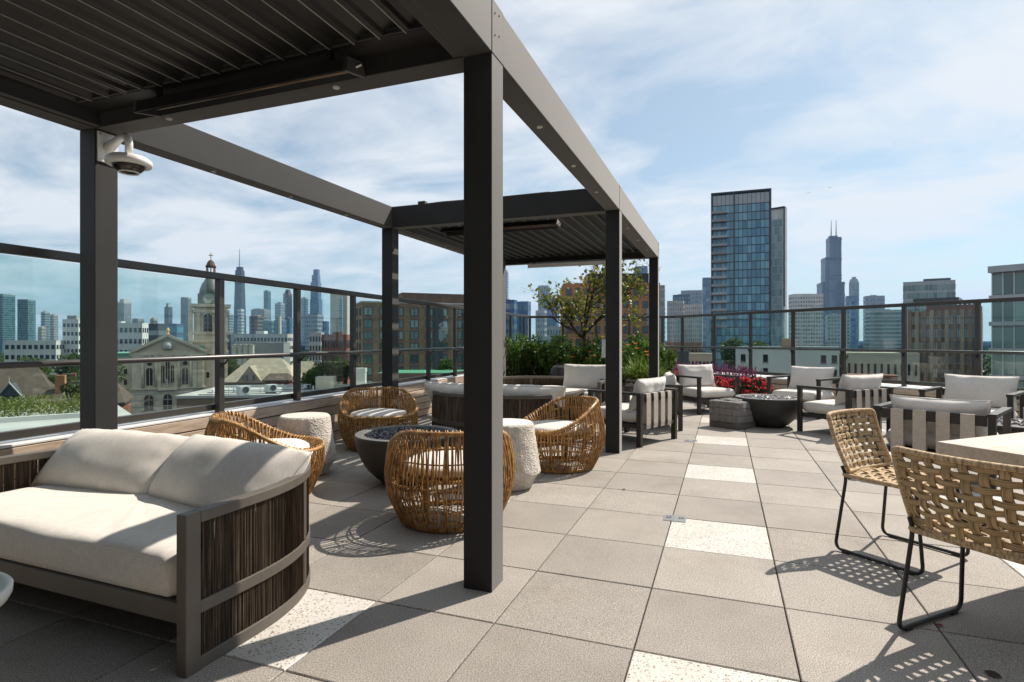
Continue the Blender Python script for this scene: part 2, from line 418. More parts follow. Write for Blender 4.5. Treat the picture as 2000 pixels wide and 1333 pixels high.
mx = n.new('ShaderNodeMixShader'); l.new(ml.outputs[0], mx.inputs[0]); l.new(tr.outputs[0], mx.inputs[1]); l.new(gl.outputs[0], mx.inputs[2])
l.new(mx.outputs[0], out.inputs[0]); MAT['glass'] = m
# foliage
def leafmat(name, c1, c2, c3, trans=0.35, rough=0.45):
    m, n, l, b = newmat(name); setp(b, rough, 0, 0.4)
    v = coords(n, l, 'Object'); a = tex(n, l, v, 7, 3); g = n.new('ShaderNodeNewGeometry')
    c = ramp(n, l, g.outputs['Random Per Island'], [(0.0, c1), (0.5, c2), (1.0, c3)])
    c = mixc(n, l, 1.0, c, ramp(n, l, a.outputs['Fac'], [(0.3, (0.75, 0.75, 0.75)), (0.7, (1.2, 1.2, 1.2))]), 'MULTIPLY')
    l.new(c, b.inputs['Base Color'])
    t = n.new('ShaderNodeBsdfTranslucent'); l.new(c, t.inputs[0]); mx = n.new('ShaderNodeMixShader'); mx.inputs[0].default_value = trans
    out = [q for q in n if q.type == 'OUTPUT_MATERIAL'][0]
    l.new(b.outputs[0], mx.inputs[1]); l.new(t.outputs[0], mx.inputs[2]); l.new(mx.outputs[0], out.inputs[0]); return m
MAT['hedge'] = leafmat('hedge_leaf', (0.035, 0.085, 0.014), (0.085, 0.165, 0.024), (0.17, 0.27, 0.045))
MAT['treeleaf'] = leafmat('amber_green_leaf', (0.06, 0.10, 0.015), (0.13, 0.165, 0.025), (0.28, 0.24, 0.038), 0.45)
MAT['cityleaf'] = leafmat('street_tree_leaf', (0.035, 0.070, 0.014), (0.075, 0.125, 0.024), (0.135, 0.185, 0.042), 0.3)
MAT['greenroof'] = leafmat('meadow_leaf', (0.085, 0.115, 0.020), (0.14, 0.17, 0.03), (0.21, 0.23, 0.05), 0.25)
MAT['lily'] = leafmat('lily_blade', (0.06, 0.13, 0.015), (0.13, 0.21, 0.025), (0.26, 0.32, 0.05), 0.4)
MAT['darkleaf'] = leafmat('dark_bed_leaf', (0.020, 0.040, 0.012), (0.035, 0.050, 0.018), (0.06, 0.03, 0.03), 0.25)
MAT['red'] = leafmat('red_petal', (0.40, 0.010, 0.018), (0.55, 0.018, 0.030), (0.62, 0.04, 0.06), 0.3)
MAT['purple'] = leafmat('purple_spike', (0.20, 0.04, 0.20), (0.36, 0.05, 0.20), (0.46, 0.07, 0.20), 0.35)
MAT['orange'] = leafmat('orange_petal', (0.52, 0.10, 0.015), (0.60, 0.16, 0.03), (0.65, 0.24, 0.05), 0.3)
MAT['bark'] = mottled('bark', (0.030, 0.022, 0.016), (0.075, 0.055, 0.040), 30, 0.9, 0.15, 0.6, 60, 0.01, 0, stretch=(1,1,0.25))
MAT['soil'] = mottled('soil', (0.025, 0.018, 0.012), (0.055, 0.040, 0.028), 30, 0.95, 0.1, 0.5, 60, 0.02, 0)

# ---------------------------------------------------------------- terrace floor
T = 0.61; OX, OY = -0.34618, 2.32741
FLOOR = [(-4.60, -5.0), (7.6, -5.0), (7.6, 6.9), (4.0, 10.35), (-1.38, 15.5), (-4.72, 14.1)]
def inside(poly, x, y):
    c = False; n_ = len(poly)
    for i in range(n_):
        x1, y1 = poly[i]; x2, y2 = poly[(i+1) % n_]
        if (y1 > y) != (y2 > y) and x < (x2-x1)*(y-y1)/(y2-y1) + x1: c = not c
    return c
floor = tag(MB().prism(FLOOR, -0.10, -0.030).build('terrace_floor', MAT['joint']), kind='structure')
hs, ch, th = T/2 - 0.0032, 0.0035, 0.028
def paver_mesh(name, mat):
    mb = MB(); a, b_ = hs, hs - ch
    mb.v = [(-a,-a,-th),(a,-a,-th),(a,a,-th),(-a,a,-th), (-a,-a,-ch),(a,-a,-ch),(a,a,-ch),(-a,a,-ch), (-b_,-b_,0),(b_,-b_,0),(b_,b_,0),(-b_,b_,0)]
    mb.f = [(0,1,5,4),(1,2,6,5),(2,3,7,6),(3,0,4,7),(4,5,9,8),(5,6,10,9),(6,7,11,10),(7,4,8,11),(8,9,10,11)]
    return mb.mesh(name, mat)
PM, WM = paver_mesh('paver', MAT['paver']), paver_mesh('terrazzo_paver', MAT['terrazzo'])
fwv, rtv = Vector((-math.sin(YAW), math.cos(YAW))), Vector((math.cos(YAW), math.sin(YAW)))
cells = []
for i in range(-8, 13):
    for j in range(-12, 22):
        x, y = OX + (i+.5)*T, OY + (j+.5)*T
        if not inside(FLOOR, x, y) and not any(inside(FLOOR, x+dx, y+dy) for dx in (-.3, .3) for dy in (-.3, .3)): continue
        p = Vector((x, y)); d = p.dot(fwv); la = p.dot(rtv)
        vis = d > 1.2 and abs(la) < 0.92*d + 0.5
        cells.append((0 if vis else 1, p.length, i, j, x, y))
cells.sort()
rnd = random.Random(3)
rest = MB()
for k, (nv, dd, i, j, x, y) in enumerate(cells):
    white = i % 3 == 0 and j % 3 == 2
    if (k < 298 and nv == 0) or (white and nv == 0):
        link_mesh('terrazzo_paver' if white else 'paver', WM if white else PM, floor, (x, y, rnd.uniform(-.0012, .0004)),
                  (rnd.uniform(-.0016, .0016), rnd.uniform(-.0016, .0016), rnd.choice((0, PI/2, PI, -PI/2)) + rnd.uniform(-.001, .001)))
    else:
        b0 = len(rest.v); me = PM
        rest.v += [(q.co.x + x, q.co.y + y, q.co.z) for q in me.vertices]
        rest.f += [tuple(b0 + q for q in pl.vertices) for pl in me.polygons]
stuff(rest.build('far_pavers', MAT['paver'], floor))
# cover plates let into the paving
def cover(x, y, label):
    t = thing('floor_cover_plate', label, 'cover plate', (x, y, 0), 0.0, 'steel cover plates set in the paving')
    MB().box(-.076, -.066, -.004, .076, .066, .004).build('plate', MAT['plate'], t, bevel=.002)
    for s in (-1, 1):
        MB().box(s*.042-.016, -.004, .0042, s*.042+.016, .034, .0052).build('recess', MAT['black'], t)
        MB().box(s*.042-.010, -.002, .0056, s*.042+.010, .020, .0068).build('flap', MAT['plate'], t)
    return t
cover(-.325, 4.125, 'small grey steel cover plate at the near corner of a white paver')
cover(-.39, 7.35, 'steel cover plate beside the white paver in front of the pouf')

# a few things lying on the paving
def dead_leaf(x, y, s, rz, mat, label):
    mb = MB(); N = 6
    rows = []
    for i in range(N+1):
        u = i/N; w = math.sin(PI*u)**.8 * .35 * s
        z = .004 + .03*s*math.sin(PI*u) + .012*s
        rows.append([((u-.5)*s, -w, z+.10*w), ((u-.5)*s, 0, z-.02*s), ((u-.5)*s, w, z+.16*w)])
    mb.grid(rows); o = mb.build('fallen_leaf', mat, smooth=True); o.location = (x, y, 0); o.rotation_euler = (0, 0, rz)
    return tag(o, label, 'leaf', 'dry leaves on the paving')
MAT['dry'] = mottled('dry_leaf', (0.035, 0.022, 0.014), (0.075, 0.045, 0.026), 30, 0.8, 0.2, 0.3, 80, 0.002, 0)
MAT['dryred'] = mottled('red_dry_leaf', (0.12, 0.022, 0.014), (0.2, 0.035, 0.02), 30, 0.8, 0.2, 0.3, 80, 0.002, 0)
dead_leaf(.94, 2.62, .055, -.6, MAT['dry'], 'dark curled leaf lying in the shade below the dining chair')
dead_leaf(.885, 2.99, .03, .4, MAT['dryred'], 'tiny reddish leaf under the runner of the front dining chair')
dead_leaf(-.787, 4.765, .035, .2, MAT['dry'], 'small dark leaf on a paver joint beside the rattan chair')

# ---------------------------------------------------------------- the building that carries the terrace
host = [(-5.06, -14.0), (14, -14.0), (14, 1.1), (4.3, 10.85), (-1.22, 16.2), (-5.22, 14.55)]
hb = thing('host_building', 'building under the terrace carrying the paved roof deck', 'building', (0, 0, -24))
MB().prism(host, -24.0, -0.12).build('wall', mottled('host_wall', (.20,.17,.14), (.26,.22,.18), 4, .8, .3, .2), hb, world=True)

# unseen wall added behind the camera, blocks sky light to deepen the shade
sky_blocker = thing('penthouse', 'added dark wall behind the viewer, blocking sky light', 'building', (1.4, -6.5, 0))
MB().box(-6.5, -9.5, -.1, 12.6, -3.72, 7.0).build('wall', mottled('sky_blocker_dark', (.040, .037, .034), (.060, .056, .050), 1.5, .7, .3, .1), sky_blocker, world=True)
for i_ in range(7): MB().box(-4.2+2.2*i_, -3.78, .05, -2.5+2.2*i_, -3.715, 2.7).build('added_glass_door', MAT['lens'], sky_blocker, world=True)

# ---------------------------------------------------------------- parapets with board cladding and white coping
def strip(p, q, off):
    """unit direction, inner normal and offset ends for a run p->q (inner side on the right hand when walking)"""
    d = Vector((q[0]-p[0], q[1]-p[1])); L = d.length; d.normalize()
    nrm = Vector((d.y, -d.x))
    return d, nrm, L
def parapet(p, q, ztop, rows, inner, width, label, planks_in_view=True, coping_to=None):
    d, nrm, L = strip(p, q, 0)
    t = thing('parapet_wall', label, 'wall', (p[0], p[1], 0), math.atan2(d.y, d.x))
    # local frame: x along the run, -y is the inner side
    MB().box(0, -inner+.035, -.10, L, -inner+.12, ztop-.02).build('core', MAT['joint'], t)
    MB().box(-.02, -inner+.004, ztop-.006, L+.02, -inner+width, ztop+.012).build('coping', MAT['coping'], t, bevel=.004)
    rr = random.Random(int(L*100))
    z = .012; gap = .011
    hgt = (ztop - .012 - .012 - gap*(rows-1)) / rows
    for r_ in range(rows):
        x = -rr.uniform(0, 1.2); 
        while x < L:
            ln = rr.uniform(1.7, 2.9); x0, x1 = max(x, 0), min(x+ln, L)
            if x1 - x0 > .05:
                o = MB().box(x0+.0015, -inner-.0, z, x1-.0015, -inner+.026, z+hgt).build('plank', MAT['plank_x'], t, bevel=.003, seg=1)
                o.location.y = rr.uniform(-.0015, .0015)
            x += ln
        z += hgt + gap
    return t
RAILP = [(-4.19, -4.0), (-4.88, 14.35), (-1.31, 15.62), (7.2, 7.45)]
parapet(RAILP[0], RAILP[1], .552, 5, .04, .56, 'low wall with weathered wood boards and white coping along the left edge')
parapet(RAILP[1], RAILP[2], .44, 4, .25, .62, 'low boarded wall at the back edge behind the hedge')
parapet(RAILP[2], RAILP[3], .43, 4, .25, .62, 'pale boarded low wall with white coping along the slanting right edge')

# ---------------------------------------------------------------- glass railings
PANE = {}
def railing(p, q, first, spacing, zb, zbot, ztop, hand, glass_off, label, last=None, skip=()):
    d, nrm, L = strip(p, q, 0)
    t = thing('glass_railing', label, 'railing', (p[0], p[1], zb), math.atan2(d.y, d.x))
    B = zb
    MB().box(0, -.030, ztop-.062-B, L, .034, ztop-B).build('top_rail', MAT['rail'], t, bevel=.006)
    MB().box(0, glass_off-.02, zbot-B, L, glass_off+.02, zbot+.058-B).build('bottom_rail', MAT['rail'], t, bevel=.004)
    MB().tube([(0, -.105, hand-B), (L, -.105, hand-B)], .0225, 12).build('handrail', MAT['rail'], t, smooth=True)
    xs = []; x = first
    while x < L - .02: xs.append(x); x += spacing
    pm = MB().box(-.031, -.030, 0, .031, .030, ztop-.063-B).mesh('post', MAT['rail'])
    for x in xs:
        o = link_mesh('post', pm, t, (x, 0, 0)); md = o.modifiers.new('bevel', 'BEVEL'); md.width = .004; md.segments = 2
        br = MB(); br.tube([(0, -.024, hand-.075-B), (0, -.07, hand-.06-B), (0, -.10, hand-.02-B)], .009, 6)
        br.box(-.02, -.034, hand-.10-B, .02, -.0265, hand-.05-B)
        o = br.build('bracket', MAT['black'], t); o.location.x = x
        o = MB().box(-.05, .027, zbot+.005-B, .03, glass_off-.021 if glass_off > .06 else .06, zbot+.05-B).build('clamp', MAT['black'], t); o.location.x = x
    ends = [0.0] + xs + [L]
    for a, b_ in zip(ends[:-1], ends[1:]):
        if b_ - a < .12: continue
        MB().box(a+.035, glass_off-.006, zbot+.056-B, b_-.035, glass_off+.006, ztop-.066-B).build('glass_pane', MAT['glass'], t)
    return t
railing(RAILP[0], RAILP[1], 8.086 - 1.09*7, 1.09, .555, .585, 1.885, 1.09, .055, 'bronze framed glass railing with round handrail along the left edge')
railing(RAILP[1], RAILP[2], .02, .88, .445, .48, 1.88, 1.06, .05, 'short bronze framed glass railing behind the tree at the back')
railing(RAILP[2], RAILP[3], .40, 1.09, .435, .48, 1.88, 1.06, .05, 'bronze framed glass railing slanting across behind the armchairs')

# ---------------------------------------------------------------- pergola
PX0, PX1 = -4.13, -1.08; PW = .155; ZB, ZT = 2.682, 2.950
PY = (-1.06, 2.600, 6.256, 10.128)
pg = thing('pergola', 'charcoal metal pergola with two louvred bays and an open middle bay', 'pergola', (-2.605, 4.6, 0))
for yy in PY:
    for x0 in (PX0, PX1-PW):
        MB().box(x0, yy, 0.0, x0+PW, yy+PW, ZB-.001).build('post', MAT['pergola'], pg, bevel=.004, world=True)
for x0 in (PX0, PX1-PW):
    for a, b_ in ((PY[0], PY[1]), (PY[1]+PW, PY[2]), (PY[2]+PW, PY[3])):
        bay = a != PY[1]+PW
        xa, xb = x0, x0+PW
        MB().box(xa, a + (PW if a == PY[0] else 0)+.001, ZB, xb, b_-.001, ZT).build('side_beam', MAT['pergola'], pg, bevel=.004, world=True)
    for yy in PY:      # beam head over each post, joint lines show
        MB().box(x0+.0015 if x0 == PX0 else x0, yy, ZB, x0+PW if x0 == PX0 else x0+PW+.0025, yy+PW, ZT+.002).build('beam_head', MAT['pergola'], pg, bevel=.002, world=True)
for yy in PY:
    MB().box(PX0+PW+.001, yy, ZB, PX1-PW-.001, yy+PW, ZT).build('cross_beam', MAT['pergola'], pg, bevel=.004, world=True)
# joint screws on the near head
for dx, dz in ((.035, .10), (.09, .12), (.035, .21), (.09, .225)):
    MB().tube([(PX1+.002, PY[1]+dx, ZB+dz), (PX1+.006, PY[1]+dx, ZB+dz)], .004, 8).build('screw', MAT['black'], pg, world=True)
# louvred roofs
lv = MB()
PITCH = .153
prof = [(.088, .020), (.088, .028), (.058, .022), (-.052, .012), (-.066, -.006), (-.088, -.008), (-.088, -.018), (-.062, -.018), (-.046, .000), (.058, .010)]
for bay, (ya, yb) in enumerate(((PY[0]+PW, PY[1]), (PY[2]+PW, PY[3]))):
    yb2, ya2 = yb - .15, ya + .15
    m_, = [MB()]
    tilt = R(15) if bay == 0 else R(19)
    c_, s_ = math.cos(tilt), math.sin(tilt)
    pr = [(x*c_ - z*s_, x*s_ + z*c_) for x, z in prof]
    m_.v = [(x, ya2, z) for x, z in pr] + [(x, yb2, z) for x, z in pr]
    k = len(pr)
    m_.f = [tuple(range(k-1, -1, -1)), tuple(range(k, 2*k))] + [(i, (i+1) % k, k+(i+1) % k, k+i) for i in range(k)]
    me = m_.mesh('louver_blade', MAT['louver'])
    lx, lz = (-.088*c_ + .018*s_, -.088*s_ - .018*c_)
    light_line = MB().box(lx-.002, ya2, lz-.0042, lx+.0045, yb2, lz-.0004).mesh('light_line', MAT['light_line_paint'])  # added strip, the bright edge line is put into its colour
    x = PX0 + PW + .13; n_b = 0
    while x < PX1 - PW - .10:
        bl = link_mesh('louver_blade', me, pg, (x + 2.605, -4.6, 2.815)); link_mesh('light_line', light_line, bl); x += PITCH
    # perimeter gutter and the ribbed rail the blades run into
    for (a0, a1, b0, b1) in ((PX0+PW+.001, ya+.001, PX0+PW+.055, yb-.001), (PX1-PW-.055, ya+.001, PX1-PW-.001, yb-.001)):
        MB().box(a0, a1, ZB+.006, b0, b1, ZB+.10).build('gutter', MAT['pergola'], pg, bevel=.003, world=True)
    for (ra, rb) in ((yb-.15, yb-.001), (ya+.001, ya+.15)):
        sgn = 1
        g_ = MB().box(PX0+PW+.057, ra, 2.775, PX1-PW-.057, rb, 2.835)
        g_.build('louver_rail', MAT['louver'], pg, bevel=.003, world=True)
        for dz in (0.0, .022):
            MB().box(PX0+PW+.058, (ra-.012 if ra > 1.0+ya else rb), 2.780+dz, PX1-PW-.058, (ra if ra > 1.0+ya else rb+.012), 2.792+dz).build('rail_bead', MAT['pergola'], pg, world=True)
# small round downlights under the beams
for x in (PX0+PW/2, PX1-PW/2):
    for yy in (3.62, 4.53, 5.42, 7.3, 8.25, 9.2):
        MB().lathe([(.017, -.011), (.020, -.008), (.020, 0)], 14, (x, yy, ZB)).build('downlight', MAT['lamp_lens'], pg, smooth=False, world=True)
for x in (-3.35, -2.05):
    MB().lathe([(.017, -.011), (.020, -.008), (.020, 0)], 14, (x, PY[1]+.05, ZB)).build('downlight', MAT['lamp_lens'], pg, world=True)
MB().box(-3.62, PY[2]+.03, ZT, -3.52, PY[2]+.10, ZT+.045).build('junction_box', MAT['pergola'], pg, bevel=.003, world=True)
MB().tube([(-3.52, PY[2]+.06, ZT+.012), (-3.3, PY[2]+.05, ZT+.016), (-2.6, PY[2]+.06, ZT+.010), (-1.9, PY[2]+.05, ZT+.012)], .006, 6).build('cable', MAT['black'], pg, world=True)

# ---------------------------------------------------------------- radiant heaters under the cross beams
def heater(x, y, z, tilt, label, skin='black', end='pergola'):
    t = thing('radiant_heater', label, 'heater', (x, y, z), 0, 'bar heaters under the pergola')
    t.rotation_euler = (tilt, 0, 0)
    L = 1.50
    sh = MB()
    pr = [(-.085, -.03), (-.06, .035), (.06, .035), (.085, -.03), (.078, -.03), (.055, .028), (-.055, .028), (-.078, -.03)]
    sh.v = [(-L/2, a, b_) for a, b_ in pr] + [(L/2, a, b_) for a, b_ in pr]; k = len(pr)
    sh.f = [(i, (i+1) % k, k+(i+1) % k, k+i) for i in range(k)]
    sh.build('housing', MAT[skin], t)
    MB().box(-L/2, -.052, .020, L/2, .052, .0265).build('reflector', MAT['copper'], t)
    for a in (-.026, .026): MB().tube([(-L/2+.01, a, -.002), (L/2-.01, a, -.002)], .011, 8).build('element', MAT['copper'], t, smooth=True)
    for s in (-1, 1):
        c = MB(); c.prism([(-.088, -.034), (.088, -.034), (.062, .040), (-.062, .040)], 0, .022)
        M = Matrix(((0,0,1,s*L/2 - (.022 if s < 0 else 0)),(1,0,0,0),(0,1,0,0),(0,0,0,1)))
        c.v = [tuple(M @ Vector(p)) for p in c.v]; c.build('end_cap', MAT[end], t, bevel=.002)
        MB().bar((s*(L/2-.12), 0, .035), (s*(L/2-.12), .0, .11), .045, .006, (1,0,0)).build('bracket', MAT['black'], t)
        MB().tube([(s*(L/2+.022), .0, .0), (s*(L/2+.05), .01, .01)], .008, 6).build('cable_gland', MAT['screw'], t)
    return t
heater(-2.57, 2.485, 2.675, R(12), 'black bar heater hanging under the near cross beam of the pergola')
heater(-2.63, 6.56, 2.640, R(-10), 'black bar heater under the middle cross beam before the far louvred bay')
heater(-2.62, 9.96, 2.625, R(22), 'bar heater painted pale as if sunlit under the farthest cross beam above the tree', 'white_tray', 'white_tray')  # sunlit look put into the pale skin colour of this heater

# ---------------------------------------------------------------- dome camera on the left post
cm = thing('security_camera', 'white dome security camera on a wall bracket high on the left post', 'camera', (PX0+PW, 2.68, 2.560))
MB().box(.0, -.070, -.095, .012, .070, .110).build('wall_plate', MAT['white_cam'], cm, bevel=.004)
for a in (-.052, .052):
    for b_ in (-.078, .092):
        MB().tube([(.012, a, b_), (.0145, a, b_)], .006, 8).build('screw', MAT['screw'], cm)
MB().tube([(.010, 0, .005), (.07, 0, .035), (.13, 0, .065), (.175, 0, .072), (.205, 0, .055), (.215, 0, .02), (.215, 0, -.06)], .026, 12, rfun=lambda u: .036-.012*min(1, u*3)).build('arm', MAT['white_cam'], cm, smooth=True)
hd = MB().lathe([(.0, -.012), (.05, -.014), (.11, -.030), (.134, -.050), (.138, -.072), (.130, -.088), (.104, -.092), (.100, -.080), (0, -.078)], 36, (.215, 0, -.045)).build('housing', MAT['white_cam'], cm, smooth=True)
MB().lathe([(.098, -.088), (.092, -.112), (.070, -.134), (.035, -.148), (0, -.152)], 28, (.215, 0, -.037)).build('dome', MAT['lens'], cm, smooth=True)
MB().lathe([(.052, -.140), (.054, -.147), (.060, -.147), (.060, -.136)], 28, (.215, 0, -.037)).build('lens_ring', MAT['white_cam'], cm, smooth=True)

# ---------------------------------------------------------------- cushions
def pillow(w, d, t, M, p=2.4, e=0.5, pinch=0.05, wr=0.004, seed=0, nu=26, nv=18, crease=0.0):
    """soft cushion: two bulged sheets meeting in a seam, slightly crumpled"""
    mb = MB(); off = Vector((seed*3.7, seed*1.3, seed*2.1))
    def us(n_): return [math.copysign(abs(a)**0.8, a) for a in [2*i/n_-1 for i in range(n_+1)]]
    U, V_ = us(nu), us(nv)
    for sgn in (1, -1):
        rows = []
        for v in V_:
            row = []
            for u in U:
                x = u*w/2*(1 - pinch*(1-v*v)*u*u); y = v*d/2*(1 - pinch*(1-u*u)*v*v)
                bulge = max(0.0, (1-abs(u)**p)*(1-abs(v)**p))**e
                z = sgn*t/2*bulge
                q = Vector((x*5, y*5, sgn*2.0)) + off
                z += wr*noise.noise(q)*bulge**.3*2 + wr*1.2*noise.noise(q*2.7)*(1-bulge)*bulge*4
                if crease: z -= sgn*crease*math.exp(-((v-0.55)/.12)**2)*bulge*(.6+.4*noise.noise(q*1.3))
                row.append(M @ Vector((x, y, z)))
            rows.append(row if sgn > 0 else row[::-1])
        mb.grid(rows)
    return mb
def piped(w, d, M, parent, mat, pinch=.05, r_=.0042):
    """corded seam round a cushion edge"""
    pts = []
    for (a, b_) in (((-1, -1), (1, -1)), ((1, -1), (1, 1)), ((1, 1), (-1, 1)), ((-1, 1), (-1, -1))):
        for i in range(14):
            f_ = i/14; u, v = a[0]+(b_[0]-a[0])*f_, a[1]+(b_[1]-a[1])*f_
            pts.append(M @ Vector((u*w/2*(1-pinch*(1-v*v)*u*u), v*d/2*(1-pinch*(1-u*u)*v*v), .0015*math.sin(i*1.9))))
    return MB().tube(pts, r_, 6, True).build('piping', mat, parent, smooth=True)
def welded(o, dist=.0008):
    bm = bmesh.new(); bm.from_mesh(o.data); bmesh.ops.remove_doubles(bm, verts=bm.verts, dist=dist)
    bm.to_mesh(o.data); bm.free(); o.data.polygons.foreach_set('use_smooth', [True]*len(o.data.polygons)); return o
def lean(c, tilt, rz=0.0, ry=0.0):
    """matrix: cushion lying in XY set upright, leaning back by tilt (0 = upright)"""
    return Matrix.Translation(c) @ Matrix.Rotation(rz, 4, 'Z') @ Matrix.Rotation(ry, 4, 'Y') @ Matrix.Rotation(PI/2 - tilt, 4, 'X')
def sweep(path, w, z0, z1, closed=False):
    mb = MB(); m = len(path)
    for i, p in enumerate(path):
        a = path[i-1] if (i > 0 or closed) else path[i]; b_ = path[(i+1) % m] if (i < m-1 or closed) else path[i]
        t = Vector((b_[0]-a[0], b_[1]-a[1])).normalized(); nr = Vector((t.y, -t.x))
        for s, z in ((-1, z0), (1, z0), (1, z1), (-1, z1)):
            mb.v.append((p[0]+nr.x*s*w/2, p[1]+nr.y*s*w/2, z))
    for i in range(m-1):
        for k in range(4):
            mb.f.append((i*4+k, i*4+(k+1) % 4, (i+1)*4+(k+1) % 4, (i+1)*4+k))
    mb.f.append((3,2,1,0)); mb.f.append(tuple((m-1)*4+k for k in range(4)))
    return mb

# ---------------------------------------------------------------- daybeds
DB_HW, DB_YS, DB_D = .945, .27, 1.10
def db_path(inset=0.0, n=60):
    hw, dd = DB_HW - inset, DB_D - inset
    P = [(hw, 0.03 + (DB_YS-.03)*i/6) for i in range(6)]
    N = 2.35
    for i in range(n+1):
        a = PI*i/n; c, s_ = math.cos(a), math.sin(a)
        P.append((math.copysign(hw*abs(c)**(2/N), c), DB_YS + (dd-DB_YS)*abs(s_)**(2/N)))
    P += [(-hw, 0.03 + (DB_YS-.03)*(5-i)/6) for i in range(6)]
    # even spacing
    L = [0.0]
    for a, b_ in zip(P[:-1], P[1:]): L.append(L[-1] + math.dist(a, b_))
    out = []; k = 0; M_ = 110
    for i in range(M_+1):
        s_ = L[-1]*i/M_
        while k < len(L)-2 and L[k+1] < s_: k += 1
        f_ = (s_-L[k])/max(1e-9, L[k+1]-L[k]); out.append((P[k][0]+(P[k+1][0]-P[k][0])*f_, P[k][1]+(P[k+1][1]-P[k][1])*f_))
    return out
def daybed(name, label, loc, rz, cushions, strand=True, sk=1.0):
    t = thing(name, label, 'daybed', loc, rz, 'taupe rope daybeds')
    P = db_path()
    for nm, w, z0, z1 in (('top_rail', .052, .560, .603), ('middle_rail', .046, .213, .262), ('base_rail', .046, .0, .050)):
        sweep(P, w, z0, z1).build(nm, MAT['taupe'], t, bevel=.004)
    for s in (-1, 1):
        MB().box(s*DB_HW-.026, -.034, 0, s*DB_HW+.026, .0295, .604).build('front_post', MAT['taupe'], t, bevel=.004)
    for q in (.36, .64):
        x, y = P[int(q*110)]
        MB().box(x-.02, y-.02, .05, x+.02, y+.018, .56).build('back_post', MAT['taupe'], t, bevel=.002)
    for s in (-1, 1):
        x, y = P[int((.5 - s*.30)*110)]
        MB().box(x-.018, y-.018, .05, x+.018, y+.018, .56).build('back_post', MAT['taupe'], t, bevel=.002)
    MB().box(-DB_HW+.0265, -.022, .186, DB_HW-.0265, .024, .264).build('front_beam', MAT['taupe'], t, bevel=.004)
    pl = db_path(.06); MB().prism(pl, .20, .235).build('platform', MAT['brown_frame'], t)
    # rope strands in two tiers, doubled inside and outside the rails
    rr = random.Random(5)
    Ls = [0.0]
    for a, b_ in zip(P[:-1], P[1:]): Ls.append(Ls[-1] + math.dist(a, b_))
    st = MB(); step = .0031*sk; s_ = .004; k = 0
    while s_ < Ls[-1]-.004:
        while Ls[k+1] < s_: k += 1
        f_ = (s_-Ls[k])/(Ls[k+1]-Ls[k]); x = P[k][0]+(P[k+1][0]-P[k][0])*f_; y = P[k][1]+(P[k+1][1]-P[k][1])*f_
        tx, ty = P[k+1][0]-P[k][0], P[k+1][1]-P[k][1]; ln = math.hypot(tx, ty); tx, ty = tx/ln, ty/ln; nx, ny = ty, -tx
        if rr.random() > .012:
            for z0, z1 in ((.051, .212), (.263, .559)):
                o1 = .004 + rr.uniform(-.003, .003); o2 = rr.uniform(-.0010, .0010); sl = rr.uniform(-.0016, .0016)
                w_ = .0030*sk*rr.uniform(.8, 1.1)
                b0 = len(st.v)
                for z, q in ((z0, 0), (z1, 1)):
                    cx, cy = x + nx*(.008+o1) + tx*(o2+q*sl), y + ny*(.008+o1) + ty*(o2+q*sl)
                    for an in (0, 2.094, 4.189):
                        st.v.append((cx + tx*w_*math.cos(an) + nx*w_*math.sin(an), cy + ty*w_*math.cos(an) + ny*w_*math.sin(an), z))
                st.f += [(b0, b0+1, b0+4, b0+3), (b0+1, b0+2, b0+5, b0+4), (b0+2, b0, b0+3, b0+5)]
        s_ += step*rr.uniform(.9, 1.1)
    stuff(st.build('rope_strands', MAT['rope'], t))
    # mattress: stacked rings of the D outline
    out = [p for p in db_path(.055)]
    out = [(x, max(y, .045)) for x, y in out]
    fr = [(-DB_HW+.055+ (2*DB_HW-.11)*i/40, -.012 if 0 < i < 40 else .02) for i in range(1, 40)]
    ring0 = out + fr
    cx, cy = 0.0, .50
    mb = MB(); nn = len(ring0)
    lev = [(.266, .975), (.272, .995), (.300, 1.0), (.345, 1.003), (.385, .998), (.408, .986), (.422, .965), (.431, .93), (.437, .86), (.441, .72), (.444, .5), (.446, .25)]
    for z, f_ in lev:
        for (x, y) in ring0:
            q = Vector((x*3, y*3, z*2)); dz = .007*noise.noise(q*1.2) + .003*noise.noise(q*4) if z > .38 else 0
            bulge = .006*math.sin(x*7+1)*(.3 < (z-.266)/.16 < .9)
            mb.v.append((cx+(x-cx)*f_, cy+(y-cy)*f_ - (bulge if y < .05 else 0), z+dz))
    for i in range(len(lev)-1):
        for k in range(nn):
            l_ = (k+1) % nn; mb.f.append((i*nn+k, i*nn+l_, (i+1)*nn+l_, (i+1)*nn+k))
    c0 = len(mb.v); mb.v.append((cx, cy, .447))
    for k in range(nn): mb.f.append(((len(lev)-1)*nn+k, (len(lev)-1)*nn+(k+1) % nn, c0))
    mb.build('mattress', MAT['linen'], t, smooth=True)
    for i, (c, w, d, tk, tl, rzc, ryc) in enumerate(cushions):
        cu = welded(pillow(w, d, tk, lean(c, tl, rzc, ryc), 2.6, .45, .05, .008, i+1+int(abs(loc[1])*10), 34, 24).build('back_cushion', MAT['linen'], t))
        piped(w, d, lean(c, tl, rzc, ryc), cu, MAT['linen'])
    return t
daybed('rope_daybed', 'large rope-sided daybed with two long linen back cushions in the left foreground', (-2.835, 1.595, 0), R(-1.0),
       [((-.45, .66, .535), 1.04, .43, .27, R(44), R(2), R(0)), ((.425, .62, .545), .98, .43, .29, R(42), R(-9), R(0))])
daybed('rope_daybed', 'rope-backed daybed turned away with cushions over its dark back, behind the fire bowl', (-2.68, 7.24, 0), PI,
       [((-.46, .76, .548), .95, .36, .22, R(30), R(8), 0), ((.50, .76, .545), .92, .36, .22, R(30), R(-12), 0)], sk=2.2)
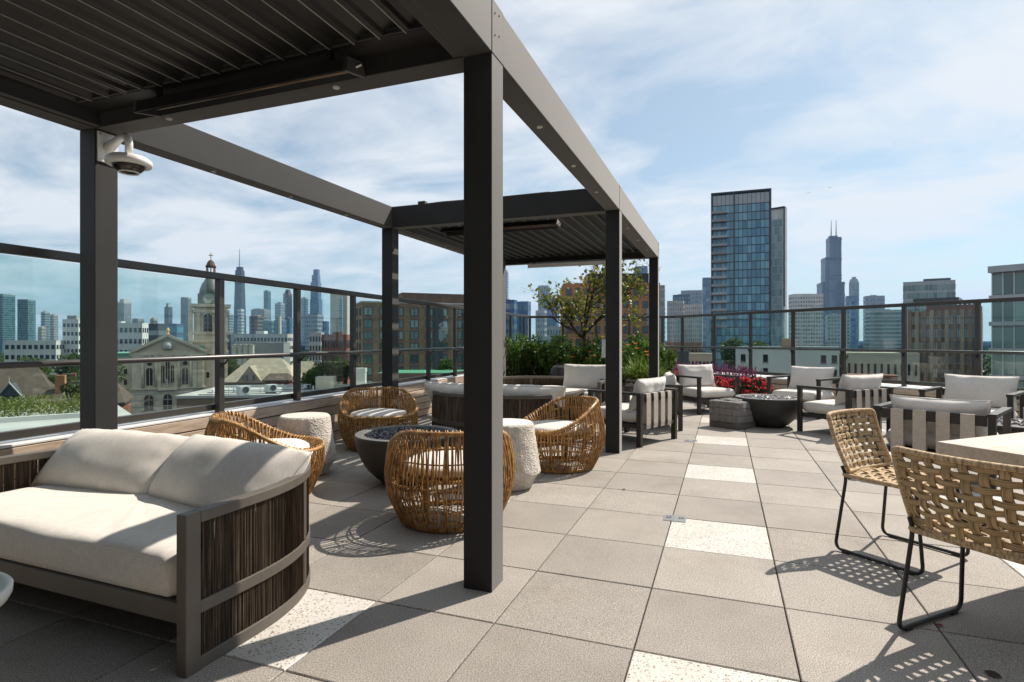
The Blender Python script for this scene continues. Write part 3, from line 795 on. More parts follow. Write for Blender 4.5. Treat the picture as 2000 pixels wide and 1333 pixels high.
daybed('rope_daybed', 'farthest rope daybed with one upright white cushion in front of the hedge', (-2.74, 8.60, 0), R(2),
       [((.60, .78, .62), .84, .44, .20, R(14), R(-4), 0)], sk=2.2)

# ---------------------------------------------------------------- rattan barrel chairs
def rat_r(z):
    K = [(0, .335), (.06, .365), (.14, .405), (.24, .437), (.34, .448), (.44, .440), (.54, .418), (.62, .392), (.70, .365)]
    for (a, ra), (b_, rb) in zip(K[:-1], K[1:]):
        if z <= b_: f_ = (z-a)/(b_-a); return ra + (rb-ra)*f_
    return K[-1][1]
def rat_h(an):      # rim height; back of the chair at +Y
    c = math.sin(an); q = max(0.0, min(1.0, (c+.75)/1.55)); q = q*q*(3-2*q)
    return .395 + .255*q
def rattan_chair(label, loc, rz):
    t = thing('rattan_chair', label, 'chair', loc, rz, 'rattan barrel chairs round the fire bowl')
    rr = random.Random(11); N = 88
    N_ = 96
    MB().tube([(rat_r(rat_h(2*PI*i/N_))*math.cos(2*PI*i/N_), rat_r(rat_h(2*PI*i/N_))*math.sin(2*PI*i/N_), rat_h(2*PI*i/N_)) for i in range(N_)], .0155, 8, True).build('rim', MAT['rattan'], t, smooth=True)
    MB().tube([(.330*math.cos(2*PI*i/64), .330*math.sin(2*PI*i/64), .018) for i in range(64)], .017, 8, True).build('base_ring', MAT['rattan'], t, smooth=True)
    for z in (.075, .145, .225, .305):
        for io in (-.009,):
            MB().tube([((rat_r(z)+io)*math.cos(2*PI*i/56), (rat_r(z)+io)*math.sin(2*PI*i/56), z+.003*math.sin(i*1.7)) for i in range(56)], .0062, 6, True).build('hoop', MAT['rattan'], t, smooth=True)
    for q in (.35, .68):   # hoops of the inner shell follow the rim
        MB().tube([((lambda r_, z_: (r_*math.cos(a), r_*math.sin(a), z_))(*( (lambda H: (.355 + (rat_r(H)-.03-.355)*q, .335 + (H-.335)*q))(rat_h(a)))) ) for a in [2*PI*i/56 for i in range(56)]], .0055, 6, True).build('inner_hoop', MAT['rattan'], t, smooth=True)
    can = MB()
    for i in range(N):
        an = 2*PI*(i+rr.uniform(-.22, .22))/N; an2 = an + rr.uniform(-.018, .018)
        H = rat_h(an); pts = []
        for k in range(9):
            u = k/8; z = .012 + (H-.012)*u; a = an + (an2-an)*u + .008*math.sin(u*7+i)
            r_ = rat_r(z) + .004 + .002*math.sin(i*2.3+u*9)
            pts.append((r_*math.cos(a), r_*math.sin(a), z))
        r_ = rat_r(H)
        pts.append(((r_-.004)*math.cos(an2), (r_-.004)*math.sin(an2), H+.021))
        pts.append(((r_-.022)*math.cos(an2), (r_-.022)*math.sin(an2), H+.010))
        a3 = an2 + rr.uniform(-.03, .03)
        for k in range(1, 6):
            u = k/5; z = H + (.335-H)*u; rr2 = (r_-.030) + (.350-(r_-.030))*u - .012*math.sin(PI*u); a = an2+(a3-an2)*u
            pts.append((rr2*math.cos(a), rr2*math.sin(a), z))
        can.tube(pts, .0058*rr.uniform(.85, 1.12), 5, caps=False)
    # doubled diagonal braces low down
    for i in range(18):
        an = 2*PI*i/18; pts = [((rat_r(z)-.02)*math.cos(an+q), (rat_r(z)-.02)*math.sin(an+q), z) for z, q in ((.02, 0), (.15, .10), (.30, .19))]
        can.tube(pts, .0058, 5, caps=False)
    stuff(can.build('canes', MAT['rattan'], t, smooth=True))
    MB().lathe([(0, .318), (.345, .318), (.352, .328), (.345, .338), (0, .338)], 40).build('seat_deck', MAT['rattan'], t)
    for i in range(4):
        a = PI/4 + PI/2*i; MB().tube([(.24*math.cos(a), .24*math.sin(a), .02), (.26*math.cos(a), .26*math.sin(a), .318)], .016, 8).build('inner_leg', MAT['rattan'], t, smooth=True)
    pr = [(0, .340), (.28, .340), (.315, .350), (.328, .372), (.322, .398), (.30, .414), (.24, .424), (.12, .430), (0, .431)]
    MB().lathe(pr, 48, (0, -.01, 0), lambda p: (p[0], p[1], p[2] + .004*noise.noise(Vector((p[0]*6, p[1]*6, 0))))).build('seat_cushion', MAT['linen_cool'], t, smooth=True)
    return t
BOWL = Vector((-2.64, 4.41))
def facing(x, y, tx, ty): return math.atan2(ty-y, tx-x) + PI/2      # local -Y towards the target
CH = [(-1.81, 3.60, 'rattan barrel chair in front, turned away, partly behind the thick post'), (-1.54, 5.44, 'rattan barrel chair right of the bowl beside the farther stone table'),
      (-3.78, 5.66, 'rattan barrel chair at the boarded wall behind the fire bowl'), (-3.44, 3.56, 'rattan barrel chair behind the foreground daybed')]
CH[1] = (-1.54, 5.44, 'rattan barrel chair on the right with its back to the armchairs, beside a stone table')
c0 = rattan_chair(CH[0][2], (CH[0][0], CH[0][1], 0), facing(CH[0][0], CH[0][1], -2.35, 4.6))
for x, y, lb in CH[1:]: dup(c0, (x, y, 0), facing(x, y, BOWL.x, BOWL.y), lb)

# ---------------------------------------------------------------- fire bowls
def fire_bowl(label, x, y, Rr, H, mat_fill, seed, sz=.013):
    t = thing('fire_bowl', label, 'fire bowl', (x, y, 0), 0, 'round concrete fire bowls')
    k = Rr/.46
    pr = [(0, 0), (.20*k, 0), (.215*k, .012), (.27*k, .045), (.345*k, .12), (.40*k, .21), (.437*k, .30), (.455*k, H-.04), (.46*k, H-.012), (.452*k, H)]
    MB().lathe(pr, 64, caps=False).build('bowl', MAT['bowl'], t, smooth=True)
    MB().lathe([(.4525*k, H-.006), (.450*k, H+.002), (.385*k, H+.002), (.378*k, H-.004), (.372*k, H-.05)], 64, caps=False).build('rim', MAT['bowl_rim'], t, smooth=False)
    MB().lathe([(.374*k, H-.040), (0, H-.022)], 48, caps=False).build('burner_pan', MAT['black'], t)
    rr = random.Random(seed); mb = MB()
    nst = 1500
    for i in range(nst):
        a = rr.uniform(0, 2*PI); r_ = .368*k*math.sqrt(rr.random()); s = sz*rr.uniform(.55, 1.25)
        c = Vector((r_*math.cos(a), r_*math.sin(a), H-.022 + rr.uniform(-.004, .013) + .014*(1-(r_/(.37*k))**2)))
        q = Matrix.Rotation(rr.uniform(0, 6), 3, Vector((rr.uniform(-1, 1), rr.uniform(-1, 1), rr.uniform(-1, 1))).normalized())
        b0 = len(mb.v)
        for v in ((1,0,0),(-1,0,0),(0,.8,0),(0,-.8,0),(0,0,.75),(0,0,-.75)): mb.v.append(tuple(c + q @ (Vector(v)*s)))
        mb.f += [(b0+a_, b0+b_, b0+c_) for a_, b_, c_ in ((0,2,4),(2,1,4),(1,3,4),(3,0,4),(2,0,5),(1,2,5),(3,1,5),(0,3,5))]
    stuff(mb.build('fire_glass', mat_fill, t))
    return t
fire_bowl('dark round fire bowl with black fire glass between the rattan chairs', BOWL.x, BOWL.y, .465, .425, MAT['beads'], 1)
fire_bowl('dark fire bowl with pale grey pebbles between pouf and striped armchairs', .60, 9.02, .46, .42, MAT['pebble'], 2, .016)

# ---------------------------------------------------------------- cast stone side tables
def stone_table(label, x, y, rz):
    t = thing('stone_table', label, 'side table', (x, y, 0), rz, 'tapered cast stone side tables')
    pr = [(0, 0), (.205, 0), (.215, .012), (.225, .05), (.262, .105), (.283, .125), (.285, .14)]
    for i in range(1, 15): u = i/14; pr.append((.285 + (.226-.285)*u, .14 + .385*u))
    pr += [(.222, .538), (.212, .546)]
    def rough(p):
        q = Vector(p); r_ = Vector((p[0], p[1], 0)); 
        if r_.length < 1e-4 or p[2] < .11 or p[2] > .53: return p
        a = .006*noise.noise(q*26) + .004*noise.noise(q*60)
        r_.normalize(); return (p[0]+r_.x*a, p[1]+r_.y*a, p[2])
    MB().lathe(pr, 90, fn=rough).build('body', MAT['stone'], t, smooth=True)
    MB().lathe([(.2125, .5462), (.211, .549), (0, .549)], 48).build('top', mottled('stone_top', (.58,.53,.47), (.68,.63,.57), 7, .8, .25, .2, 60, .002), t)
    return t
st0 = stone_table('rough white stone side table by the boarded wall, between two rattan chairs', -3.68, 4.30, .3)
dup(st0, (-1.745, 4.55, 0), 1.9, 'rough white stone side table half hidden by the thick front post')

# ---------------------------------------------------------------- armchairs with webbing backs
def armchair(label, x, y, fx, fy, W=.80, D=.76, cush=(.02, .0, .0), seed=1, patterned=False):
    t = thing('armchair', label, 'armchair', (x, y, 0), math.atan2(fy, fx) + PI/2, 'dark framed armchairs with beige webbing backs')
    a, d = W/2, D/2; fr = MAT['brown_frame']
    for sx in (-1, 1):
        MB().box(sx*a-.026, -d, 0, sx*a+.026, -d+.052, .598).build('leg', fr, t, bevel=.003)
        MB().box(sx*a-.026, d-.060, 0, sx*a+.026, d, .598).build('leg', fr, t, bevel=.003)
        MB().box(sx*a-.034, -d-.003, .5985, sx*a+.034, d+.002, .630).build('arm', fr, t, bevel=.003)
        MB().box(sx*(a-.05)-.02, -d+.053, .205, sx*(a-.05)+.02, d-.061, .252).build('seat_rail', fr, t, bevel=.002)
    MB().box(-a+.0265, -d+.004, .200, a-.0265, -d+.045, .255).build('front_rail', fr, t, bevel=.002)
    MB().box(-a+.0265, d-.045, .205, a-.0265, d-.012, .245).build('back_rail', fr, t, bevel=.002)
    MB().box(-a+.0345, d-.046, .520, a-.0345, d-.014, .612).build('top_rail', fr, t, bevel=.002)
    MB().box(-a+.075, -d+.046, .225, a-.075, d-.046, .252).build('seat_deck', fr, t)
    sw = (W-.15)/4*.58; gp = (W-.15)/4
    for i in range(4):
        xc = -W/2+.075 + gp*(i+.5)
        mb = MB(); rows = []
        loop = [(d-.008, .198), (d-.002, .25), (d-.0005, .40), (d-.002, .57), (d-.006, .6145), (d-.03, .6165), (d-.054, .6135), (d-.056, .57), (d-.054, .40), (d-.052, .25), (d-.05, .200), (d-.028, .1965)]
        for (yy, z) in loop + loop[:1]: rows.append([(xc-sw/2, yy, z), (xc+sw/2, yy, z)])
        mb.grid(rows); o = mb.build('strap', MAT['strap'], t)
    # seat cushion
    M = Matrix.Translation((0, -.035, .335))
    welded(pillow(W-.075, D-.10, .165, M, 9, .28, .0, .004, seed, 24, 24).build('seat_cushion', MAT['linen'], t))
    Mb = lean((cush[0], d-.17, .575 + cush[2]), R(16), cush[1], 0)
    cu = welded(pillow(W-.09, .42, .19, Mb, 2.8, .42, .07, .011, seed+3, crease=.012).build('back_cushion', MAT['linen_cool'], t))
    piped(W-.09, .42, Mb, cu, MAT['linen_cool'], .07)
    if patterned:
        welded(pillow(.40, .30, .12, lean((-.12, d-.34, .52), R(25), .2, 0), 2.3, .5, .06, .004, seed+9).build('accent_pillow', MAT['strap'], t))
    return t
armchair('armchair with beige webbing back beside the middle pergola post, seen from behind', -1.08, 7.22, -.91, .41, seed=2, cush=(.0, .06, .01))
armchair('armchair behind the pergola post and the webbing-backed chair, edge on', -.98, 8.45, -.985, -.17, seed=5, patterned=True)
armchair('armchair with a tall white cushion in front of the red flower bed, facing right', -.33, 10.50, .66, -.75, seed=7, cush=(0, -.12, .03))
armchair('armchair at the slanting railing facing the camera, behind the pebble fire bowl', 1.23, 10.55, -.52, -.85, seed=9, cush=(.03, .05, .02))
armchair('armchair in side view right of the pebble fire bowl with webbing back', 1.50, 8.68, -.70, .71, seed=12, cush=(0, -.08, .03))
armchair('armchair seen squarely from behind, four wide webbing straps, behind the dining table', 1.90, 6.38, .47, .88, W=.84, seed=15, cush=(-.03, .03, -.045))
armchair('rightmost armchair facing the camera in front of the railing', 2.86, 8.55, -.50, -.86, W=.84, seed=18, cush=(.03, -.02, .03))

# ---------------------------------------------------------------- woven pouf
pf = thing('pouf', 'square grey pouf of woven bands in the middle of the terrace', 'pouf', (.108, 8.775, 0), R(-32))
S, Hp = .245, .385
def rsq(mb, h, z0, z1, r_, f=lambda z: 1.0):
    prof = []; n_ = 6
    for cx, cy, a0 in ((h-r_, h-r_, 0), (-h+r_, h-r_, PI/2), (-h+r_, -h+r_, PI), (h-r_, -h+r_, 1.5*PI)):
        for i in range(n_+1): a = a0 + PI/2*i/n_; prof.append((cx + r_*math.cos(a), cy + r_*math.sin(a)))
    return prof
bs = MB().prism(rsq(None, S-.004, 0, 0, .05), .0, .085).build('base_band', MAT['pouf_base'], pf, bevel=.012)
MB().prism(rsq(None, S-.012, 0, 0, .05), .08, Hp-.022).build('core', MAT['pouf'], pf, bevel=.045, seg=4)
rr = random.Random(4)
nb = 5; cw = 2*S/nb
for side in range(4):
    Mz = Matrix.Rotation(side*PI/2, 4, 'Z')
    for i in range(nb):
        for j in range(3):
            z0 = .086 + j*(Hp-.096)/3; z1 = z0 + (Hp-.096)/3
            up = (i+j+side) % 2
            M = Mz @ Matrix.Translation((-S+cw*(i+.5), -S+.004, (z0+z1)/2)) @ Matrix.Rotation(PI/2, 4, 'X')
            edge = .018*(i in (0, nb-1)); M = Mz @ Matrix.Translation((( -S+cw*(i+.5))*(1-.02*(i in (0,nb-1))), -S+.006+edge+ (.016 if j == 2 else 0)*.6, (z0+z1)/2)) @ Matrix.Rotation((.5 if i == nb-1 else (-.5 if i == 0 else 0)), 4, 'Z') @ Matrix.Rotation(PI/2 - (.22 if j == 2 else 0), 4, 'X')
            w_, h_ = (cw*1.12, (z1-z0)*1.04) if up else (cw*1.04, (z1-z0)*1.14)
            o = welded(pillow(w_, h_, .030 + .010*up, M, 7, .34, 0, .001, i+j, 10, 10).build('band_patch', MAT['pouf'], pf))
for i in range(nb):
    for j in range(nb):
        up = (i+j) % 2; x, y = -S+.012+(cw-.0048)*(i+.5), -S+.012+(cw-.0048)*(j+.5)
        dr = max(abs(x), abs(y))/S
        M = Matrix.Translation((x*.985, y*.985, Hp - .006 - .050*max(0, dr-.45)**1.6*2.2)) @ Matrix.Rotation(.10*x/S*(abs(x) > .15), 4, 'Y') @ Matrix.Rotation(-.10*y/S*(abs(y) > .15), 4, 'X')
        w_, h_ = (cw*1.10, cw*1.02) if up else (cw*1.02, cw*1.10)
        welded(pillow(w_, h_, .030+.010*up, M, 7, .34, 0, .001, i*j, 10, 10).build('band_patch', MAT['pouf'], pf))

# ---------------------------------------------------------------- woven dining chairs
def uv_strip(mb, name, mat, parent, closed_uv=None):
    o = mb.build(name, mat, parent, smooth=True); return o
def strap_mesh(pts_fn, n, width, side_fn, thick=.004):
    """ribbon following pts_fn(u) with half width along side_fn(u); UV u across, v along"""
    me_v = []; me_f = []; uvs = []
    m_ = 5
    for i in range(n+1):
        u = i/n; p = pts_fn(u); s_ = side_fn(u); nr = s_.cross(pts_fn(min(1, u+.01)) - pts_fn(max(0, u-.01))).normalized()
        for k in range(m_):
            a = -1 + 2*k/(m_-1); me_v.append(tuple(p + s_*(a*width/2) + nr*thick*(1-a*a)))
        for k in range(m_):
            a = 1 - 2*k/(m_-1); me_v.append(tuple(p + s_*(a*width/2) - nr*thick*(1-a*a)))
    w_ = 2*m_
    for i in range(n):
        for k in range(w_):
            l_ = (k+1) % w_; me_f.append((i*w_+k, i*w_+l_, (i+1)*w_+l_, (i+1)*w_+k))
            for (q, ii) in ((k, i), (k+1, i), (k+1, i+1), (k, i+1)): uvs.append((q/m_*.5, ii/n))
    return me_v, me_f, uvs
def add_uv(o, uvs):
    lay = o.data.uv_layers.new(name='UVMap')
    for i, (a, b_) in enumerate(uvs): lay.data[i].uv = (a, b_)
def dining_chair(label, x, y, fx, fy):
    t = thing('dining_chair', label, 'chair', (x, y, 0), math.atan2(fy, fx) + PI/2, 'rush-woven dining chairs')
    HW = .235
    # surface of the back: u across (-1..1), v up (0..1); local back at +Y
    def back(u, v):
        w_ = HW*(1 + .05*v); bow = .045*(u*u)            # sides come forward
        z = .475 + .325*v; yy = .215 + .115*v**1.25 + .02*math.sin(PI*v) - bow
        return Vector((u*w_, yy, z - .012*(1-u*u)*(v < .05)))
    def seat(u, v):                                       # v 0 front .. 1 back
        w_ = HW*(1.02 - .03*v); return Vector((u*w_, -.225 + .43*v, .452 - .018*(1-u*u)*math.sin(PI*v) - .012*(1-v)**6))
    for fn, nm in ((back, 'back'), (seat, 'seat')):
        # wrapped border
        rim = []
        def cor(u0, v0, u1, v1, k=14): return [fn(u0+(u1-u0)*i/k, v0+(v1-v0)*i/k) for i in range(k)]
        c = .13; r2 = c*.62
        loopuv = []
        for (a, b_) in (((-1+c, 0), (1-c, 0)), ((1, r2), (1, 1-r2)), ((1-c, 1), (-1+c, 1)), ((-1, 1-r2), (-1, r2))):
            loopuv += [(a[0]+(b_[0]-a[0])*i/10, a[1]+(b_[1]-a[1])*i/10) for i in range(11)]
            # rounded corner to the next side
            nx = {(1-c, 0): ((1, 0), (1, r2)), (1, 1-r2): ((1, 1), (1-c, 1)), (-1+c, 1): ((-1, 1), (-1, 1-r2)), (-1, r2): ((-1, 0), (-1+c, 0))}[b_]
            for i in range(1, 5):
                s_ = i/5; p0, p1, p2 = b_, nx[0], nx[1]
                loopuv.append(((1-s_)**2*p0[0]+2*s_*(1-s_)*p1[0]+s_*s_*p2[0], (1-s_)**2*p0[1]+2*s_*(1-s_)*p1[1]+s_*s_*p2[1]))
        pts = [fn(a, b_) for a, b_ in loopuv]
        mb = MB().tube(pts, .0125, 8, True); o = mb.build(nm + '_border', MAT['rush_wrap'], t, smooth=True)
        lay = o.data.uv_layers.new(name='UVMap'); npt = len(pts)
        for pl in o.data.polygons:
            for li, vi in zip(pl.loop_indices, pl.vertices): lay.data[li].uv = ((vi % 8)/8, (vi//8)/npt)
        nu, nv = 8, 8 if nm == 'back' else 9
        amp = .0060
        for i in range(nu):      # straps running front-back / up
            u0 = -1 + 2*(i+.5)/nu
            if nm == 'back' and False: continue
            def P(s_, u0=u0, i=i):
                q = fn(u0, .015+.97*s_); nr = (fn(u0, min(1, s_+.01))-fn(u0, max(0, s_-.01))).cross(fn(min(1, u0+.01), s_)-fn(max(-1, u0-.01), s_)).normalized()
                return q + nr*amp*math.cos(PI*(s_*nv - .5 + i))
            def Sd(s_, u0=u0): return (fn(min(1, u0+.02), s_)-fn(max(-1, u0-.02), s_)).normalized()
            v_, f_, uv = strap_mesh(P, 44, .036, Sd, .0022); mb = MB(); mb.v, mb.f = v_, f_
            add_uv(mb.build('strap', MAT['rush'], t, smooth=True), uv)
        for j in range(nv):
            v0 = (j+.5)/nv
            def P(s_, v0=v0, j=j):
                u = -1+2*(.012+.976*s_); q = fn(u, v0); nr = (fn(u, min(1, v0+.01))-fn(u, max(0, v0-.01))).cross(fn(min(1, u+.01), v0)-fn(max(-1, u-.01), v0)).normalized()
                return q - nr*amp*math.cos(PI*(s_*nu - .5 + j))
            def Sd(s_, v0=v0): u = -1+2*s_; return (fn(u, min(1, v0+.02))-fn(u, max(0, v0-.02))).normalized()
            v_, f_, uv = strap_mesh(P, 44, .0285, Sd, .0022); mb = MB(); mb.v, mb.f = v_, f_
            add_uv(mb.build('strap', MAT['rush'], t, smooth=True), uv)
    def fillet(pts, r_, k=6):
        pts = [Vector(p) for p in pts]; out = [pts[0]]
        for a, b_, c in zip(pts[:-2], pts[1:-1], pts[2:]):
            d1 = (a-b_).normalized(); d2 = (c-b_).normalized(); p0, p2 = b_+d1*r_, b_+d2*r_
            for i in range(k+1): s_ = i/k; out.append(p0*(1-s_)**2 + b_*(2*s_*(1-s_)) + p2*s_*s_)
        out.append(pts[-1]); return out
    for s in (-1, 1):
        MB().tube(fillet([(s*.21, -.17, .438), (s*.222, -.185, .438), (s*.258, -.235, .012), (s*.258, .235, .012), (s*.225, .185, .452), (s*.222, .215, .50)], .05), .0095, 10).build('sled_leg', MAT['black'], t, smooth=True)
        for yy in (-.17, .17): MB().box(s*.258-.012, yy-.02, 0, s*.258+.012, yy+.02, .012).build('glide', MAT['black'], t)
    MB().tube([(-.222, -.17, .432), (.222, -.17, .432)], .0085, 8).build('cross_bar', MAT['black'], t, smooth=True)
    MB().tube([(-.222, .175, .436), (.222, .175, .436)], .0085, 8).build('cross_bar', MAT['black'], t, smooth=True)
    return t
dining_chair('rush-woven dining chair farther from the camera, its seat top showing', .965, 3.905, .77, -.64)
dining_chair('nearest rush-woven dining chair at the right edge, seen from behind', 1.045, 2.845, .70, .71)
# dining table
tb = thing('dining_table', 'pale square dining table reaching out of the right edge', 'table', (1.775, 3.39, 0), R(43))
MB().box(-.55, -.55, .665, .55, .55, .745).build('table_top', MAT['table'], tb, bevel=.005)
MB().box(-.22, -.22, .0, .22, .22, .6645).build('pedestal', MAT['table'], tb, bevel=.006)

# ---------------------------------------------------------------- fire table and concrete drum at the right edge
ft = thing('fire_table', 'low dark fire table with grey pebbles, cut by the right edge', 'fire table', (2.95, 7.30, 0), R(-28))
MB().box(-.55, -.36, 0, .55, .36, .36).build('body', MAT['bowl'], ft, bevel=.008)
MB().box(-.57, -.38, .3605, .57, .38, .39).build('top_slab', MAT['bowl'], ft, bevel=.004)
mb = MB(); rr = random.Random(8)
for i in range(420):
    s = rr.uniform(.014, .026); c = Vector((rr.uniform(-.48, .48), rr.uniform(-.27, .27), .394 + rr.uniform(0, .02)))
    b0 = len(mb.v); q = Matrix.Rotation(rr.uniform(0, 6), 3, Vector((rr.uniform(-1, 1), rr.uniform(-1, 1), 1)).normalized())
    for v in ((1,0,0),(-1,0,0),(0,.8,0),(0,-.8,0),(0,0,.65),(0,0,-.65)): mb.v.append(tuple(c + q @ (Vector(v)*s)))
    mb.f += [(b0+a_, b0+b_, b0+c_) for a_, b_, c_ in ((0,2,4),(2,1,4),(1,3,4),(3,0,4),(2,0,5),(1,2,5),(3,1,5),(0,3,5))]
stuff(mb.build('pebbles', MAT['pebble'], ft))
dr = thing('concrete_drum', 'light grey round concrete side table at the right edge', 'side table', (3.28, 7.75, 0))
MB().lathe([(0, 0), (.205, 0), (.215, .01), (.215, .50), (.205, .515), (0, .515)], 48).build('body', MAT['light_concrete'], dr, smooth=False)
MB().lathe([(.20, .5155), (.199, .522), (0, .522)], 48).build('top', MAT['light_concrete'], dr)

# ---------------------------------------------------------------- edge of a tray table at the left edge
tt = thing('tray_table', 'edge of a round off-white tray table at the bottom left', 'side table', (-2.33, .97, 0))
MB().lathe([(0, .405), (.215, .405), (.236, .412), (.245, .430), (.247, .452), (.240, .460), (.229, .455), (.222, .432), (.20, .424), (0, .424)], 64).build('tray', MAT['white_tray'], tt, smooth=True)
MB().lathe([(0, 0), (.15, 0), (.155, .008), (.15, .016), (.02, .022), (.018, .40), (0, .40)], 32).build('pedestal', MAT['white_tray'], tt, smooth=False)

# ---------------------------------------------------------------- planting
def leaf(mb, c, dirv, up, L, W, fold=.15):
    """one kite leaf, folded along its midrib"""
    d = dirv.normalized(); s_ = d.cross(up)
    if s_.length < 1e-4: s_ = d.cross(Vector((1, .3, .2)))
    s_.normalize(); nr = s_.cross(d)
    b0 = len(mb.v)
    mb.v += [tuple(c), tuple(c + d*L*.45 + s_*W/2 + nr*fold*W), tuple(c + d*L), tuple(c + d*L*.45 - s_*W/2 + nr*fold*W)]
    mb.f += [(b0, b0+1, b0+2), (b0, b0+2, b0+3)]
def rv(rr): return Vector((rr.gauss(0, 1), rr.gauss(0, 1), rr.gauss(0, 1))).normalized()
def shrub_mesh(seed, rx, ry, h, nl, L, W):
    rr = random.Random(seed); mb = MB(); st = MB()
    tips = []
    for i in range(46):
        a = rr.uniform(0, 2*PI); q = math.sqrt(rr.random()); top = h*(1-.35*q*q)*rr.uniform(.72, 1.08)
        p = Vector((rx*q*math.cos(a), ry*q*math.sin(a), top)); base = Vector((p.x*.25, p.y*.25, 0))
        mid = base.lerp(p, .55) + Vector((p.x*.18, p.y*.18, 0)); tips.append((base, mid, p))
        st.tube([base, mid, p], .008, 4, caps=False, rfun=lambda u: .010-.006*u)
    for i in range(nl):
        base, mid, p = rr.choice(tips); u = rr.random()**.55
        c = (base*(1-u)**2 + mid*2*u*(1-u) + p*u*u) + rv(rr)*.055*rr.random()
        d = (rv(rr) + Vector((c.x*.9, c.y*.9, .55)))
        leaf(mb, c, d, rv(rr), L*rr.uniform(.6, 1.2), W*rr.uniform(.7, 1.15))
    return mb, st
planter = thing('long_planter', 'low dark planter box holding the hedge and small tree', 'planter', (-2.9, 11.9, 0))
PLP = [(-4.62, 10.95), (-1.15, 11.15), (-1.15, 13.4), (-2.2, 14.6), (-4.72, 13.9)]
MB().prism(PLP, 0, .34).build('box', MAT['taupe'], planter, bevel=.006, world=True)
MB().prism([(x*.99-.02, y*.995+.05) for x, y in PLP], .3401, .352).build('soil', MAT['soil'], planter, world=True)
shm = [shrub_mesh(21+i, .52, .50, .98, 2700, .085, .045) for i in range(3)]
shm = [(a.mesh('foliage', MAT['hedge']), b_.mesh('stems', MAT['bark'])) for a, b_ in shm]
def shrub(i, x, y, s, rz, label):
    t = thing('hedge_shrub', label, 'shrub', (x, y, .34), rz, 'glossy green shrubs of the hedge')
    a, b_ = shm[i % 3]; o = link_mesh('foliage', a, t); q = link_mesh('stems', b_, t)
    for k in (o, q): k.scale = (s, s, s)
for i, (x, y, s, lb) in enumerate(((-4.25, 11.45, 1.0, 'dark green glossy shrub at the left end of the hedge, next to the post'), (-3.72, 11.7, .98, 'second glossy shrub of the hedge from the left'),
        (-3.25, 11.55, 1.0, 'glossy hedge shrub left of the tree trunk'), (-2.6, 12.0, .95, 'glossy hedge shrub right behind the tree trunk'),
        (-4.4, 12.4, 1.0, 'hedge shrub in the rear row at the left railing'), (-3.6, 12.6, 1.02, 'hedge shrub in the rear row behind the tree'),
        (-1.75, 12.75, 1.05, 'light green shrub behind the orange lilies'), (-2.1, 12.0, .86, 'low shrub behind the white floor lamp'),
        (-1.42, 13.1, .85, 'shrub partly behind the farthest pergola post'))):
    shrub(i, x, y, s, i*1.3, lb)
# daylilies: arching blades and orange flowers
def lily(x, y, s, rz, label, seed, nfl):
    rr = random.Random(seed); t = thing('daylily', label, 'lily', (x, y, .34), rz, 'daylilies in the planter')
    mb = MB()
    for i in range(260):
        a = rr.uniform(0, 2*PI); L = s*rr.uniform(.36, .72); out = rr.uniform(.35, 1.1); w = .008*rr.uniform(.7, 1.3)
        pts = []
        for k in range(6):
            u = k/5; r_ = L*out*u; z = L*(1.25*u - .85*out*u*u)
            pts.append(Vector((r_*math.cos(a)+.05*math.cos(i), r_*math.sin(a)+.05*math.sin(i), z)))
        sd_ = Vector((-math.sin(a), math.cos(a), 0)); b0 = len(mb.v)
        for k, p in enumerate(pts): ww = w*(1-(k/5)**2)+.001; mb.v += [tuple(p - sd_*ww), tuple(p + sd_*ww)]
        mb.f += [(b0+2*k, b0+2*k+1, b0+2*k+3, b0+2*k+2) for k in range(5)]
    mb.build('blades', MAT['lily'], t)
    for i in range(nfl):
        a = rr.uniform(0, 2*PI); r_ = rr.uniform(.05, .25)*s; H = s*rr.uniform(.62, .82); p = Vector((r_*math.cos(a), r_*math.sin(a), H))
        f = MB()
        for k in range(6):
            an = 2*PI*k/6; d = Vector((math.cos(an), math.sin(an), .55)); leaf(f, p, d, Vector((0, 0, 1)), .07, .032, .2)
        fo = f.build('flower', MAT['orange'], t)
        MB().tube([(0, 0, 0), (p.x*.5, p.y*.5, H*.6), tuple(p)], .004, 4, caps=False).build('stem', MAT['lily'], fo)
for i, (x, y, s, nf, lb) in enumerate(((-1.62, 11.45, 1.0, 4, 'yellow green daylily clump with orange flowers left of the farthest post'), (-1.32, 11.6, .9, 3, 'daylily clump touching the farthest post'),
        (-2.05, 11.5, .85, 2, 'daylily clump behind the lamp and the thin pergola post'), (-2.55, 11.35, .8, 3, 'daylily clump with orange flowers at the foot of the tree'),
        (-2.95, 11.3, .75, 2, 'daylily clump above the farthest daybed back'))):
    lily(x, y, s, i*1.1, lb, 31+i, nf)
